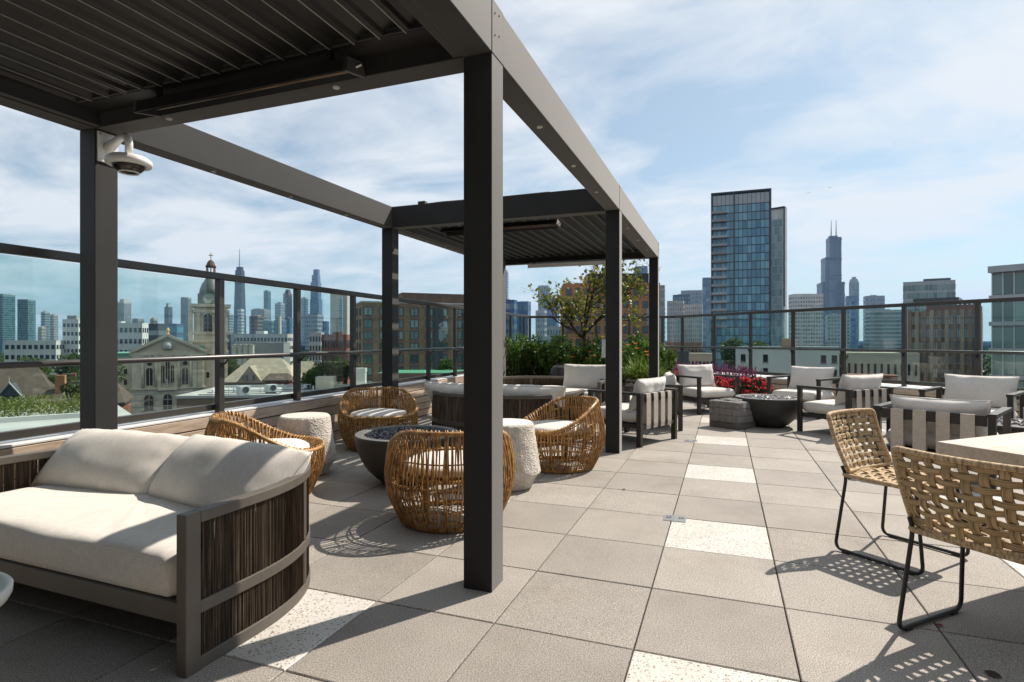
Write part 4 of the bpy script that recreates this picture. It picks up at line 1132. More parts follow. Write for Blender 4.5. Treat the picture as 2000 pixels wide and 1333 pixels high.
# small tree
def tree(name, label, loc, seed, trunk_h, crown, leaf_mat, nleaf, L, W, r0=.05, spread=1.0, group=None, dens=1):
    rr = random.Random(seed); t = thing(name, label, 'tree', loc, 0, group)
    wd = MB(); pts_l = []
    wd.tube([(0, 0, 0), (.01, .01, trunk_h*.5), (0, .02, trunk_h)], r0, 9, rfun=lambda u: r0*(1.15-.35*u))
    def grow(p, d, L_, r_, lvl):
        n_ = 5; pts = [p]; q = p.copy(); dd = d.copy()
        for k in range(n_):
            dd = (dd + rv(rr)*.16 + Vector((0, 0, .05))).normalized(); q = q + dd*L_/n_; pts.append(q.copy())
        wd.tube(pts, r_, 6 if lvl < 2 else 4, caps=False, rfun=lambda u: r_*(1-.55*u))
        if lvl >= 1:
            for k in range(1, n_+1): pts_l.append((pts[k], dd))
        if lvl < 3:
            for k in range((4, 4, 3)[lvl]):
                u = rr.uniform(.35, 1.0); b_ = pts[min(n_, int(u*n_))]
                nd = (dd*.7 + rv(rr)*.75*spread + Vector((0, 0, .15))).normalized(); grow(b_, nd, L_*rr.uniform(.5, .72), r_*.5, lvl+1)
    for k in range(6):
        a = 2*PI*k/6 + rr.uniform(-.3, .3); e = rr.uniform(.55, 1.2)
        grow(Vector((0, .02, trunk_h*rr.uniform(.86, 1.0))), Vector((math.cos(a)*spread, math.sin(a)*spread, e)).normalized(), crown*rr.uniform(.55, .8), r0*.48, 0)
    grow(Vector((0, .02, trunk_h)), Vector((.05, 0, 1)), crown*.8, r0*.55, 0)
    wd.build('trunk', MAT['bark'], t, smooth=True)
    mb = MB()
    for i in range(nleaf):
        p, d = rr.choice(pts_l); c = p + rv(rr)*rr.uniform(.01, .10)*crown*.6
        leaf(mb, c, rv(rr) + Vector((0, 0, -.5)), rv(rr), L*rr.uniform(.65, 1.2), W*rr.uniform(.7, 1.15), .1)
    mb.build('crown', leaf_mat, t)
    return t
tree('small_tree', 'small open tree with amber green leaves rising from the planter', (-2.88, 12.2, .34), 5, 1.05, 1.75, MAT['treeleaf'], 1350, .098, .088, .050, 1.15)
# floor lamp and dark urn
lp = thing('floor_lamp', 'white drum floor lamp behind the farthest daybed', 'lamp', (-1.98, 10.46, 0))
MB().lathe([(.155, .92), (.150, 1.255), (.147, 1.255), (.152, .92)], 40, caps=False).build('shade', MAT['shade'], lp, smooth=True)
MB().tube([(0, 0, .02), (0, 0, .96)], .010, 8).build('pole', MAT['white_cam'], lp, smooth=True)
MB().lathe([(0, 0), (.13, 0), (.13, .015), (.012, .022), (0, .022)], 32).build('base', MAT['white_cam'], lp)
MB().tube([(-.148, 0, .95), (.148, 0, .95)], .003, 6).build('shade_spider', MAT['white_cam'], lp)
ur = thing('dark_urn', 'dark rounded urn sitting among the shrubs behind the far daybed', 'urn', (-2.97, 10.55, 0))
MB().lathe([(0, 0), (.10, 0), (.12, .03), (.10, .12), (.11, .35), (.17, .50), (.185, .60), (.17, .69), (.12, .745), (.05, .765), (0, .767)], 40).build('body', mottled('dark_glaze', (.028,.022,.020), (.05,.042,.038), 6, .4, .5, .1), ur, smooth=True)
MB().lathe([(.06, .764), (.05, .78), (0, .784)], 24).build('lid', MAT['bowl'], ur, smooth=True)

# ---------------------------------------------------------------- flower bed in front of the slanting rail
BED = [(-.25, 11.45), (.53, 11.35), (.67, 12.75), (-.95, 14.55), (-1.45, 14.15), (-1.12, 12.7)]
fb = thing('flower_trough', 'low trough under the red and purple flowers', 'planter', (0, 12.8, 0))
MB().prism(BED, 0, .12).build('box', MAT['taupe'], fb, bevel=.005, world=True)
MB().prism([(x*.97, 12.8+(y-12.8)*.96) for x, y in BED], .1201, .13).build('soil', MAT['soil'], fb, world=True)
rr = random.Random(17)
def begonia_mesh(seed):
    q = random.Random(seed); lf, fl = MB(), MB()
    for i in range(260):
        d = rv(q); d.z = abs(d.z); c = Vector((d.x*.27, d.y*.27, d.z*.36))*q.uniform(.55, 1.0)
        leaf(lf, c, d + rv(q)*.6, rv(q), .075, .06)
    for i in range(85):
        d = rv(q); d.z = abs(d.z)*.9+.05; c = Vector((d.x*.29, d.y*.29, d.z*.40))*q.uniform(.9, 1.08)
        for k in range(4):
            an = PI/2*k + q.random(); leaf(fl, c, Vector((math.cos(an), math.sin(an), .3)) + d*.6, d, .045, .042, .05)
    return lf.mesh('leaves', MAT['darkleaf']), fl.mesh('petals', MAT['red'])
def spike_mesh(seed):
    q = random.Random(seed); lf, fl = MB(), MB()
    for i in range(24):
        a = q.uniform(0, 2*PI); r_ = q.uniform(0, .24); H = q.uniform(.30, .62); b_ = Vector((r_*math.cos(a)*.5, r_*math.sin(a)*.5, 0)); tp = Vector((r_*1.6*math.cos(a), r_*1.6*math.sin(a), H))
        lf.tube([b_, b_.lerp(tp, .5), tp], .004, 4, caps=False)
        for k in range(26):
            u = q.uniform(.45, 1.0); c = b_.lerp(tp, u); leaf(fl, c, rv(q) + Vector((0, 0, .6)), rv(q), .034, .017)
        for k in range(8):
            u = q.uniform(.05, .5); leaf(lf, b_.lerp(tp, u), rv(q) + Vector((0, 0, .3)), rv(q), .07, .03)
    return lf.mesh('stalks', MAT['darkleaf']), fl.mesh('florets', MAT['purple'])
BG = [begonia_mesh(41), begonia_mesh(42)]; SP = [spike_mesh(51), spike_mesh(52)]
front = [(.22, 11.50), (.62, 11.42), (.86, 11.62), (.42, 11.80), (.80, 12.05), (.15, 11.95), (-.12, 12.25), (.30, 12.35), (-.45, 12.75), (.62, 12.45), (-.75, 13.10), (-.98, 13.75), (-1.08, 14.18), (-.30, 13.10), (-.60, 13.7), (-.85, 14.45)]
for i, (x, y) in enumerate(front):
    t = thing('red_begonia', 'mound of red blossoms over dark leaves in the flower trough', 'flower', (x-.33, y, .115), i*1.7, 'red flower mounds in the trough')
    a, b_ = BG[i % 2]; stuff(link_mesh('leaves', a, t)); stuff(link_mesh('petals', b_, t))
    s = rr.uniform(.85, 1.15)
    for c in t.children: c.scale = (s, s, s*.95)
back = [(.55, 12.10), (.88, 12.45), (.05, 12.60), (.40, 12.75), (-.20, 12.95), (.70, 12.9), (-.05, 13.45), (-.55, 13.35), (-.35, 13.95), (-.80, 13.95), (.20, 13.25), (-.75, 14.5)]
for i, (x, y) in enumerate(back):
    t = thing('purple_flower', 'clump of upright purple flower spikes rising behind the red blossoms', 'flower', (x-.33, y, .115), i*2.1, 'purple flower spikes in the trough')
    a, b_ = SP[i % 2]; stuff(link_mesh('stalks', a, t)); stuff(link_mesh('florets', b_, t))

# ---------------------------------------------------------------- two birds high over the right side
for i, (x, y, z, s, lb) in enumerate(((7.2, 58.0, 14.6, .42, 'tiny dark bird in the sky, lower of the two'), (9.2, 60.0, 15.4, .36, 'tiny dark bird in the sky, upper of the two'))):
    t = thing('bird', lb, 'bird', (x, y, z), .6*i, 'birds in the sky')
    MB().lathe([(0, -.20*s), (.05*s, -.12*s), (.07*s, 0), (.04*s, .14*s), (0, .2*s)], 8).build('body', MAT['black'], t).rotation_euler = (PI/2, 0, .3)
    for q in (-1, 1):
        w = MB(); w.grid([[(0, -.08*s, .01), (0, .08*s, .01)], [(q*.25*s, -.05*s, .10*s), (q*.25*s, .09*s, .10*s)], [(q*.52*s, .02*s, .03*s), (q*.52*s, .06*s, .03*s)]])
        w.build('wing', MAT['black'], t)

# ---------------------------------------------------------------- the city beyond the railing
GZ = -24.0
F_PX, HORIZON = 1108.81, 662.85
def spot(px, d):
    """plan position at depth d (metres along the view axis) on a sight line of the survey"""
    l_ = (px - 1000)/F_PX*d
    return Vector((fwv.x*d + rtv.x*l_, fwv.y*d + rtv.y*l_))
def zat(py, d): return CAM_H + (HORIZON - py)*d/F_PX
def bear(px):   # rotation that turns local -Y to face the terrace from that bearing
    return YAW - math.atan2(px - 1000, F_PX)
MAT['ground'] = mottled('city_ground', (.075, .080, .062), (.15, .145, .125), .02, .9, .2, 0, per=0, detail=8)
gr = MB(); gr.lathe([(9000, GZ), (0.0, GZ)], 96); tag(gr.build('ground', MAT['ground']), kind='structure')
MAT['asphalt'] = mottled('asphalt', (.045, .045, .047), (.065, .065, .066), .6, .85, .25, .1, 20, .01, 0)
def flat(name, label_kind, poly, z, mat): return tag(MB().prism(poly, z-.3, z).build(name, mat), kind='structure')
a_, b__ = spot(-200, 95), spot(1000, 128)
def road(p, q, w, z=GZ+.05):
    d = (q-p).normalized(); nr = Vector((d.y, -d.x))*w/2
    return flat('road', '', [tuple(p+nr), tuple(q+nr), tuple(q-nr), tuple(p-nr)], z, MAT['asphalt'])
road(spot(-900, 60), spot(700, 210), 14); road(spot(1300, 40), spot(1480, 900), 16); road(spot(430, 120), spot(620, 900), 15)

def cmat(name, c, rough=.8, v=.10, spec=.3, scale=.25, bs=0):
    return mottled(name, tuple(k*(1-v) for k in c), tuple(k*(1+v) for k in c), scale, rough, spec, bs, per=.04)
def gmat(name, c1, c2, rough=.08, spec=.8):
    m, n, l, b = newmat(name); setp(b, rough, 0, spec)
    g = n.new('ShaderNodeNewGeometry'); oi = objrand(n)
    ad = n.new('ShaderNodeMath'); ad.operation = 'ADD'; l.new(g.outputs['Random Per Island'], ad.inputs[0]); l.new(oi, ad.inputs[1])
    fr_ = n.new('ShaderNodeMath'); fr_.operation = 'FRACT'; l.new(ad.outputs[0], fr_.inputs[0])
    l.new(ramp(n, l, fr_.outputs[0], [(0, c1), (.55, tuple((p+q)/2 for p, q in zip(c1, c2))), (1, c2)]), b.inputs['Base Color']); return m
C = dict(
 teal=cmat('teal_panel', (.16, .25, .27), .35), pale=cmat('pale_concrete', (.46, .45, .43)), grey=cmat('grey_concrete', (.28, .28, .28)), white=cmat('white_render', (.62, .61, .57)),
 beige=cmat('beige_concrete', (.46, .41, .33)), tan=cmat('tan_brick', (.28, .19, .12), .85, .18, .25, .8), orange=cmat('orange_brick', (.42, .19, .095), .85, .15, .25, .8),
 red=cmat('red_brick', (.22, .085, .055), .85, .18, .25, .8), brown=cmat('brown_brick', (.25, .165, .12), .85, .15, .25, .8), black=cmat('black_panel', (.035, .038, .045), .35), slate=cmat('slate_panel', (.075, .085, .10), .4),
 blue=cmat('blue_panel', (.11, .17, .27), .3), stone=cmat('weathered_limestone', (.64, .54, .40), .9, .20, .2, .5, .3), roof=cmat('brown_shingle', (.105, .080, .064), .9, .22, .2, 1.2, .3),
 copper=cmat('green_copper', (.13, .30, .22), .6), lead=cmat('grey_green_lead', (.17, .185, .165), .6, .2), silver=cmat('silver_panel', (.40, .42, .43), .35), flatroof=cmat('flat_roof', (.42, .41, .39), .9, .15), thatch=cmat('tan_shingle', (.36, .30, .225), .9, .18, .2, 1.0, .3),
 pier=cmat('pale_brick_pier', (.36, .27, .20)), gold=cmat('gilded', (.60, .42, .14), .35), peach=cmat('peach_box', (.50, .31, .22)), turf=cmat('green_turf', (.06, .26, .14), .9), cream=cmat('cream_silo', (.60, .55, .46)), steel=cmat('hvac_steel', (.48, .49, .50), .5), dkblue=cmat('dark_blue_panel', (.035, .10, .22), .3))
G = dict(
 dark=gmat('dark_window', (.018, .022, .026), (.06, .07, .08)), teal=gmat('teal_glass', (.035, .10, .12), (.12, .24, .26)), blue=gmat('blue_glass', (.045, .15, .25), (.15, .37, .47)),
 sky=gmat('sky_glass', (.07, .13, .19), (.20, .30, .38)), grey=gmat('grey_glass', (.14, .16, .17), (.34, .38, .39)), wing=gmat('wing_glass', (.20, .33, .40), (.42, .54, .58), .12, .7), pale=gmat('pale_glass', (.50, .53, .53), (.74, .76, .74), .25, .5), green=gmat('green_glass', (.05, .10, .09), (.22, .32, .29)))

def fit(px0, px1, d, ratio, rot):
    cx = (px0+px1)/2; w = (px1-px0)*d/F_PX
    for it in range(6):
        c = spot(cx, d); pxs = []
        for sx, sy in ((-1,-1),(1,-1),(1,1),(-1,1)):
            x, y = sx*w/2, sy*w*ratio/2; p = Vector((c.x + x*math.cos(rot)-y*math.sin(rot), c.y + x*math.sin(rot)+y*math.cos(rot)))
            dd = p.dot(fwv); pxs.append(1000 + F_PX*p.dot(rtv)/dd)
        lo, hi = min(pxs), max(pxs); w *= (px1-px0)/(hi-lo); cx += ((px0+px1) - (lo+hi))/2
    return spot(cx, d), w, w*ratio
def face_windows(mb, M, w, z0, z1, floors, cols, style, fw=.55, fh=.55, dep=.12):
    """windows on the local -Y face placed by M; each is a shallow raised pane with its own sides"""
    H = z1-z0
    def pane(xa, xb, za, zb):
        b0 = len(mb.v)
        mb.v += [tuple(M @ Vector(p)) for p in ((xa, 0, za), (xb, 0, za), (xb, 0, zb), (xa, 0, zb), (xa, -dep, za), (xb, -dep, za), (xb, -dep, zb), (xa, -dep, zb))]
        mb.f += [tuple(b0+i for i in f) for f in ((4,5,6,7), (0,1,5,4), (1,2,6,5), (2,3,7,6), (3,0,4,7))]
    for j in range(floors):
        za = z0 + H*(j + (1-fh)/2)/floors; zb = za + H*fh/floors
        if style == 'bands': pane(-w/2*.97, w/2*.97, za, zb); continue
        for i in range(cols):
            xa = -w/2 + w*(i + (1-fw)/2)/cols; pane(xa, xa + w*fw/cols, za, zb)
    if style == 'ribs':
        pass
def block(label, px0, px1, ytop, d, wall, win, floors, cols, ratio=.8, rot=0.0, style='grid', fw=.55, fh=.55, name='building', cat='building', cap=None, zbase=GZ, group=None, indiv=False):
    c, w, dp = fit(px0, px1, d, ratio, rot); zt = zat(ytop, d)
    t = thing(name, label, cat, (c.x, c.y, zbase), rot, group)
    H = zt - zbase
    MB().box(-w/2, -dp/2, 0, w/2, dp/2, H).build('wall', wall, t)
    sides = [(Matrix.Translation((0, -dp/2, 0)), w, cols), (Matrix.Translation((w/2, 0, 0)) @ Matrix.Rotation(PI/2, 4, 'Z'), dp, max(2, round(cols*ratio))),
             (Matrix.Translation((-w/2, 0, 0)) @ Matrix.Rotation(-PI/2, 4, 'Z'), dp, max(2, round(cols*ratio)))]
    dep = max(.10, d*.0004)
    mb = MB()
    for M, ww, cc in sides: face_windows(mb, M, ww, H*.02, H*.985, floors, cc, style, fw, fh, dep)
    if win: stuff(mb.build('windows', win, t))
    MB().box(-w/2-.05, -dp/2-.05, H, w/2+.05, dp/2+.05, H + max(.5, H*.012)).build('parapet', wall, t)
    if cap is None and d > 140:
        q_ = random.Random(int(px0*7+ytop))
        cap = [(-.45+.25*q_.random(), -.05+.2*q_.random(), q_.uniform(1.2, 3.5), C['grey']), (.12+.1*q_.random(), .28+.15*q_.random(), q_.uniform(.8, 2.2), C['pale'])]
    if cap:
        for (u0, u1, hh, m_) in cap: MB().box(w*u0, -dp*.3, H+.01, w*u1, dp*.3, H + hh*d/F_PX).build('rooftop_box', m_, t)
    return t, w, dp, H
ROTL = R(18)
# --- left skyline, far to near
block('teal glass tower at the far left edge', -20, 30, 578, 900, C['teal'], G['teal'], 26, 9, .8, R(10), fw=.8, fh=.6, cap=[(-.4, .4, 3, C['grey'])])
block('teal glass tower second from the left edge, with corner balconies', 34, 70, 587, 880, C['teal'], G['teal'], 24, 7, .9, R(20), fw=.75, fh=.65)
block('slim pale blue tower left of the thick left post', 80, 98, 611, 1000, C['silver'], G['sky'], 16, 5, .8, 0, fw=.7)
block('pale tower with rounded corner left of the thick left post', 98, 114, 616, 980, C['pale'], G['grey'], 15, 4, .8)
block('small cream tower between teal towers and white block', 74, 90, 640, 800, C['beige'], G['grey'], 9, 4, .7)
block('pale grey tower with crown just right of the left post', 228, 257, 592, 1500, C['pale'], G['grey'], 22, 8, .8, 0, fw=.45, fh=.9, cap=[(-.3, .3, 7, C['pale'])])
block('low grey tower behind the white loft block', 258, 282, 624, 1500, C['grey'], G['grey'], 8, 6, .8)
block('slim dark tower with a stepped top left of the church spire', 321, 337, 601, 1900, C['slate'], G['grey'], 24, 5, .9, 0, fw=.6, cap=[(-.3, .3, 6, C['pale']), (-.15, .15, 9, C['grey'])])
block('grey ribbed tower directly left of the church spire', 353, 374, 583, 1700, C['grey'], G['grey'], 24, 8, .8, R(20), fw=.5, fh=.95)
block('domed stone-coloured tower low behind the church gable', 293, 308, 624, 1700, C['beige'], G['grey'], 7, 4, .8, cap=[(-.35, .35, 3, C['beige'])])
block('dark brick block behind the church gable', 288, 325, 634, 420, C['slate'], G['grey'], 3, 4, .7, 0, 'bands', fh=.3)
block('blue glass low block behind the church gable', 330, 358, 634, 520, C['blue'], G['blue'], 4, 5, .7, 0, 'bands')
# tapered black tower with mast
c, w, dp = fit(457, 480, 2690, .7, R(8)); zt = zat(522, 2690)
t = thing('tapered_tower', 'tall tapered black tower with a thin mast on the left skyline', 'tower', (c.x, c.y, GZ), R(8)); H = zt-GZ
mb = MB(); a, b_ = w/2*1.16, w/2*.80
mb.v = [(-a,-a*.7,0),(a,-a*.7,0),(a,a*.7,0),(-a,a*.7,0),(-b_,-b_*.7,H*.955),(b_,-b_*.7,H*.955),(b_,b_*.7,H*.955),(-b_,b_*.7,H*.955)]
mb.f = [(3,2,1,0),(4,5,6,7),(0,1,5,4),(1,2,6,5),(2,3,7,6),(3,0,4,7)]; mb.build('shaft', C['black'], t)
MB().box(-b_*.8, -b_*.5, H*.955, b_*.8, b_*.5, H).build('crown', C['black'], t)
MB().tube([(-b_*.1, 0, H), (-b_*.1, 0, H+85)], 2.2, 8, rfun=lambda u: 3.4-2.2*u).build('mast', C['pale'], t)
for k in range(6):
    z0, z1 = H*.955*k/6, H*.955*(k+1)/6; x0, x1 = a+(b_-a)*k/6, a+(b_-a)*(k+1)/6
    for s in (-1, 1): MB().bar((s*x0, -(a+(b_-a)*k/6)*.7-1, z0), (-s*x1, -(a+(b_-a)*(k+1)/6)*.7-1, z1), 2.2, 1.2, (0,1,0)).build('brace', C['slate'], t)
block('slim dark green tower right of the tapered black tower', 515, 529, 570, 2500, C['teal'], G['teal'], 20, 4, .8, 0, fw=.5, fh=.95)
block('pinkish stone tower with pointed roof left of the second railing post', 553, 571, 575, 2550, C['brown'], G['grey'], 20, 5, .9, 0, fh=.8, cap=[(-.38, .38, 5, C['brown']), (-.2, .2, 9, C['slate'])])
block('glass tower with a dark roof box below the pointed tower', 537, 556, 594, 2000, C['silver'], G['sky'], 16, 5, .8, cap=[(-.2, .2, 3, C['slate'])])
block('broad grey office block right of the tapered black tower', 490, 528, 606, 1700, C['grey'], G['grey'], 12, 8, .5)
block('pale blue block below the tapered black tower, left side', 438, 456, 614, 1500, C['silver'], G['sky'], 12, 5, .7)
block('white slab in front of the tapered black tower', 464, 477, 606, 1400, C['white'], G['sky'], 12, 3, .7)
block('brown grey office block under the broad grey one', 487, 514, 619, 1250, C['brown'], G['dark'], 9, 7, .7)
block('dark green glass block left of the narrow cream slab', 513, 542, 628, 1150, C['teal'], G['teal'], 6, 6, .7)
block('narrow cream slab among blue glass blocks', 544, 550, 619, 1000, C['cream'], None, 5, 2, 1.0)
block('blue glass block behind the narrow cream slab', 535, 560, 627, 1100, C['blue'], G['sky'], 7, 6, .7)
block('blue glass pair left of the second railing post', 556, 572, 622, 1150, C['blue'], G['blue'], 7, 4, .8)
c, w, dp = fit(605, 630, 2600, .8, R(10)); t = thing('stepped_tower', 'tall blue glass tower stepping back at its top, right of the second railing post', 'tower', (c.x, c.y, GZ), R(10))
for (u0, u1, py, nm) in ((-.5, .5, 585, 'base_tier'), (-.46, .40, 552, 'middle_tier'), (-.36, .34, 538, 'upper_tier'), (-.22, .30, 527, 'top_tier')):
    zt = zat(py, 2600)-GZ; MB().box(w*u0, -dp*.45*(u1-u0), 0, w*u1, dp*.45*(u1-u0), zt).build(nm, C['blue'], t)
    mb = MB(); face_windows(mb, Matrix.Translation((w*(u0+u1)/2, -dp*.45*(u1-u0), 0)), w*(u1-u0), zt*.1, zt*.99, 26, 5, 'grid', .7, .7, 1.0); stuff(mb.build('windows', G['sky'], t))
block('pale blue slab left of the stepped blue tower', 588, 602, 583, 2300, C['silver'], G['sky'], 20, 5, .7, fw=.7, fh=.8)
block('broad pale block below the stepped blue tower', 596, 632, 616, 1400, C['silver'], G['sky'], 8, 7, .6, cap=[(-.4, .4, 2, C['slate'])])
block('beige slab tower with one dark vertical stripe', 645, 682, 574, 1150, C['beige'], None, 20, 6, .35, R(15))
block('dark glass stripe of the beige slab tower', 663, 669, 583, 1120, C['teal'], G['teal'], 20, 1, .6, R(15), fw=.9)
block('small dark blue block left of the beige slab tower', 630, 643, 629, 900, C['dkblue'], G['blue'], 5, 3, .7)
block('teal tower with sloped shoulders right of the third railing post', 698, 712, 603, 1300, C['teal'], G['teal'], 18, 5, .8, cap=[(-.3, .3, 3, C['teal'])])
block('white low slab beside the tan brick apartments', 704, 718, 639, 500, C['white'], G['grey'], 4, 3, .7)
# white loft buildings
block('long white loft building with rows of dark windows at the left', 8, 126, 667, 330, C['white'], G['dark'], 4, 9, .30, R(30), fw=.6, fh=.42)
block('taller white loft block next to the left post', 122, 166, 626, 340, C['white'], G['dark'], 7, 4, .8, R(30), fw=.6, fh=.42, cap=[(-.3, .3, 9, C['grey'])])
block('white loft block between the left post and the church', 205, 290, 633, 345, C['white'], G['dark'], 5, 8, .4, R(30), fw=.6, fh=.42, cap=[(-.45, -.1, 5, C['pale'])])
block('old white brewery block with rows of small windows', 455, 572, 654, 380, C['pale'], G['dark'], 5, 16, .25, R(20), fw=.6, fh=.4, cap=[(-.1, .05, 7, C['white'])])
block('dark warehouse behind the church tower', 432, 458, 655, 300, C['slate'], None, 3, 4, .8, R(20))
block('grey warehouse right of the silos', 494, 566, 672, 250, C['grey'], None, 3, 4, .5, R(20))
block('white gabled apartment house left of the red brick block', 604, 633, 652, 280, C['pale'], G['dark'], 6, 4, .8, R(20))
block('red brick block with a stepped roofline', 628, 684, 656, 250, C['red'], G['dark'], 4, 9, .5, R(20), cap=[(-.1, .3, 7, C['red'])])
block('low brown brick row left of the tan apartments', 684, 722, 664, 230, C['brown'], G['dark'], 3, 6, .6, R(20))
for i in range(4):
    p = spot(459+10.7*i, 240); t = thing('grain_silo', ('leftmost', 'second', 'third', 'rightmost')[i] + ' of the four cream silos seen through the railing', 'silo', (p.x, p.y, GZ), 0, 'cream silos in a row')
    MB().lathe([(0, 0), (1.12, 0), (1.12, zat(674, 240)-GZ), (0, zat(674, 240)-GZ+.2)], 20).build('drum', C['cream'], t, smooth=False)
    MB().lathe([(1.16, zat(674, 240)-GZ-.5), (1.16, zat(674, 240)-GZ+.1)], 20).build('rim', C['beige'], t)

# --- church with clock tower
D_C = 150.0; rotc = bear(330) + R(-3); c = spot(330, D_C)
chu = thing('stone_church', 'pale stone church with a pediment, arched doors and a tall clock tower', 'church', (c.x, c.y, GZ), rotc)
k = D_C/F_PX
def cx(px): return (px-330)*k
def cz(py): return zat(py, D_C) - GZ
sm = C['stone']
MB().box(cx(270), 0, 0, cx(391), 30, cz(691)).build('nave_wall', sm, chu)
MB().box(cx(228), 3, 0, cx(270)-.02, 26, cz(700)).build('side_wing', sm, chu)
MB().box(cx(266), -.7, cz(694), cx(395), 1.2, cz(688)).build('cornice', sm, chu)
MB().box(cx(266), -.5, cz(760), cx(394), .2, cz(757)).build('belt_course', sm, chu)
mb = MB(); mb.v = [(cx(268), -.2, cz(688)), (cx(393), -.2, cz(688)), (cx(328), -.2, cz(658)), (cx(268), 1.0, cz(688)), (cx(393), 1.0, cz(688)), (cx(328), 1.0, cz(658))]
mb.f = [(0,1,2), (5,4,3), (0,3,4,1), (1,4,5,2), (2,5,3,0)]; ped = mb.build('pediment', sm, chu)
for a, b_ in (((266, 688), (328, 655)), ((395, 688), (328, 655))): MB().bar((cx(a[0]), -.25, cz(a[1])), (cx(b_[0]), -.25, cz(b_[1])), 1.9, .7).build('raking_cornice', sm, ped)
MB().lathe([(0, -1), (1.2, -.8), (1.3, 0), (1.0, .8), (0, 1)], 16, (cx(328), -.5, cz(675))).build('crest', C['pale'], ped)
mb = MB(); e0, e1 = 1.2, 30
mb.v = [(cx(268), e0, cz(689)), (cx(393), e0, cz(689)), (cx(328), e0, cz(660)), (cx(268), e1, cz(689)), (cx(393), e1, cz(689)), (cx(328), e1, cz(660))]
mb.f = [(0,1,2), (5,4,3), (1,4,5,2), (2,5,3,0)]; mb.build('roof', C['lead'], chu)
MB().box(cx(381), 1.3, cz(689), cx(391), 4, cz(676)).build('copper_turret', C['copper'], chu)
MB().box(cx(230), 3.2, cz(700), cx(266), 26, cz(690)).build('copper_roof', C['copper'], chu)
for px in (274, 282, 313, 343, 374, 383): MB().box(cx(px)-.55, -.45, cz(757), cx(px)+.55, .0, cz(694)).build('pilaster', sm, chu)
def arched(px, py0, py1, wpx, nm, y=-.06, seg=10, frame=True, parent=chu, mat=None, fmat=None, off=0):
    hw = wpx*k/2; z0, z1 = cz(py1), cz(py0) - hw
    pts = [(-hw, z0), (hw, z0)] + [(hw*math.cos(PI*i/seg), z1 + hw*math.sin(PI*i/seg)) for i in range(seg+1)]
    X = cx(px) + off
    def ext(pp, ya, yb):
        m_ = MB(); n_ = len(pp); m_.v = [(X+a, ya, b_) for a, b_ in pp] + [(X+a, yb, b_) for a, b_ in pp]
        m_.f = [tuple(range(n_)), tuple(range(2*n_-1, n_-1, -1))] + [(i, n_+i, n_+(i+1) % n_, (i+1) % n_) for i in range(n_)]; return m_
    w_ = ext(pts, y-.05, y+.03).build(nm, mat or G['dark'], parent)
    if frame:
        fo = [(hw*1.22*math.cos(PI*i/seg), z1 + hw*1.22*math.sin(PI*i/seg)) for i in range(seg+1)]; fo = [(hw*1.22, z0-.2)] + fo + [(-hw*1.22, z0-.2)]
        fi = [(hw*1.0*math.cos(PI*i/seg), z1 + hw*1.0*math.sin(PI*i/seg)) for i in range(seg+1)]; fi = [(hw, z0-.2)] + fi + [(-hw, z0-.2)]
        m_ = MB(); n_ = len(fo)
        m_.v = [(X+a, y-.35, b_) for a, b_ in fo] + [(X+a, y-.35, b_) for a, b_ in fi] + [(X+a, y+.04, b_) for a, b_ in fo] + [(X+a, y+.04, b_) for a, b_ in fi]
        for i in range(n_-1): m_.f += [(i, i+1, n_+i+1, n_+i), (i, 2*n_+i, 2*n_+i+1, i+1), (n_+i, n_+i+1, 3*n_+i+1, 3*n_+i)]
        m_.build('frame', fmat or sm, w_)
        MB().box(X-.06, y-.12, z0, X+.06, y-.052, z1+hw*.9).build('mullion', fmat or sm, w_)
    return w_
for px in (298, 357.5): arched(px, 718, 752, 11, 'window')
for px in (319.5, 328, 336.5): arched(px, 706 if px == 328 else 714, 748, 7, 'window')
for px in (298, 357.5):
    m_ = MB().lathe([(0, 0), (.55, 0), (.55, .08), (0, .08)], 20); m_.v = [(x + cx(px), -.08 - z, cz(710) + y) for x, y, z in m_.v]; m_.build('round_window', G['dark'], chu)
for px in (297, 328, 358): arched(px, 770, 800, 15, 'door', fmat=C['beige'])
MB().box(cx(312), -.9, cz(762), cx(344), 0, cz(758)).build('door_hood', sm, chu)
MB().bar((cx(327), -.6, cz(757)), (cx(327), -.6, cz(740)), .35, .35).build('stone_cross', C['pale'], chu); MB().bar((cx(324.5), -.6, cz(744)), (cx(329.5), -.6, cz(744)), .3, .3).build('stone_cross', C['pale'], chu)
for px in (242, 257): 
    for py in (720, 741): MB().box(cx(px)-.35, 2.9, cz(py+10), cx(px)+.35, 3.02, cz(py)).build('window', G['dark'], chu)
for py in (757, 775): MB().box(cx(228), 2.6, cz(py)-.3, cx(268), 3.05, cz(py)).build('belt_course', sm, chu)
for px in (287, 309, 347, 367):
    MB().tube([(cx(px), -.55, cz(756)), (cx(px), -.55, cz(697))], .30, 10).build('column', sm, chu, smooth=True)
    MB().box(cx(px)-.45, -.95, cz(697), cx(px)+.45, -.12, cz(694.5)).build('capital', C['pale'], chu)
for py in (699, 764, 768, 780, 792): MB().box(cx(270)-.06, -.12, cz(py)-.08, cx(391)+.06, -.001, cz(py)+.08).build('string_course', C['pale'], chu)
for i in range(14): MB().box(cx(272+8.8*i)-.2, -.62, cz(694)-.45, cx(272+8.8*i)+.2, -.02, cz(694)-.02).build('dentil', C['pale'], chu)
# gilded figure on the gable
MB().lathe([(0, 0), (.5, 0), (.35, 1.0), (.5, 1.4), (.2, 2.0), (0, 2.1)], 12, (cx(328), .3, cz(656))).build('finial', C['gold'], chu)
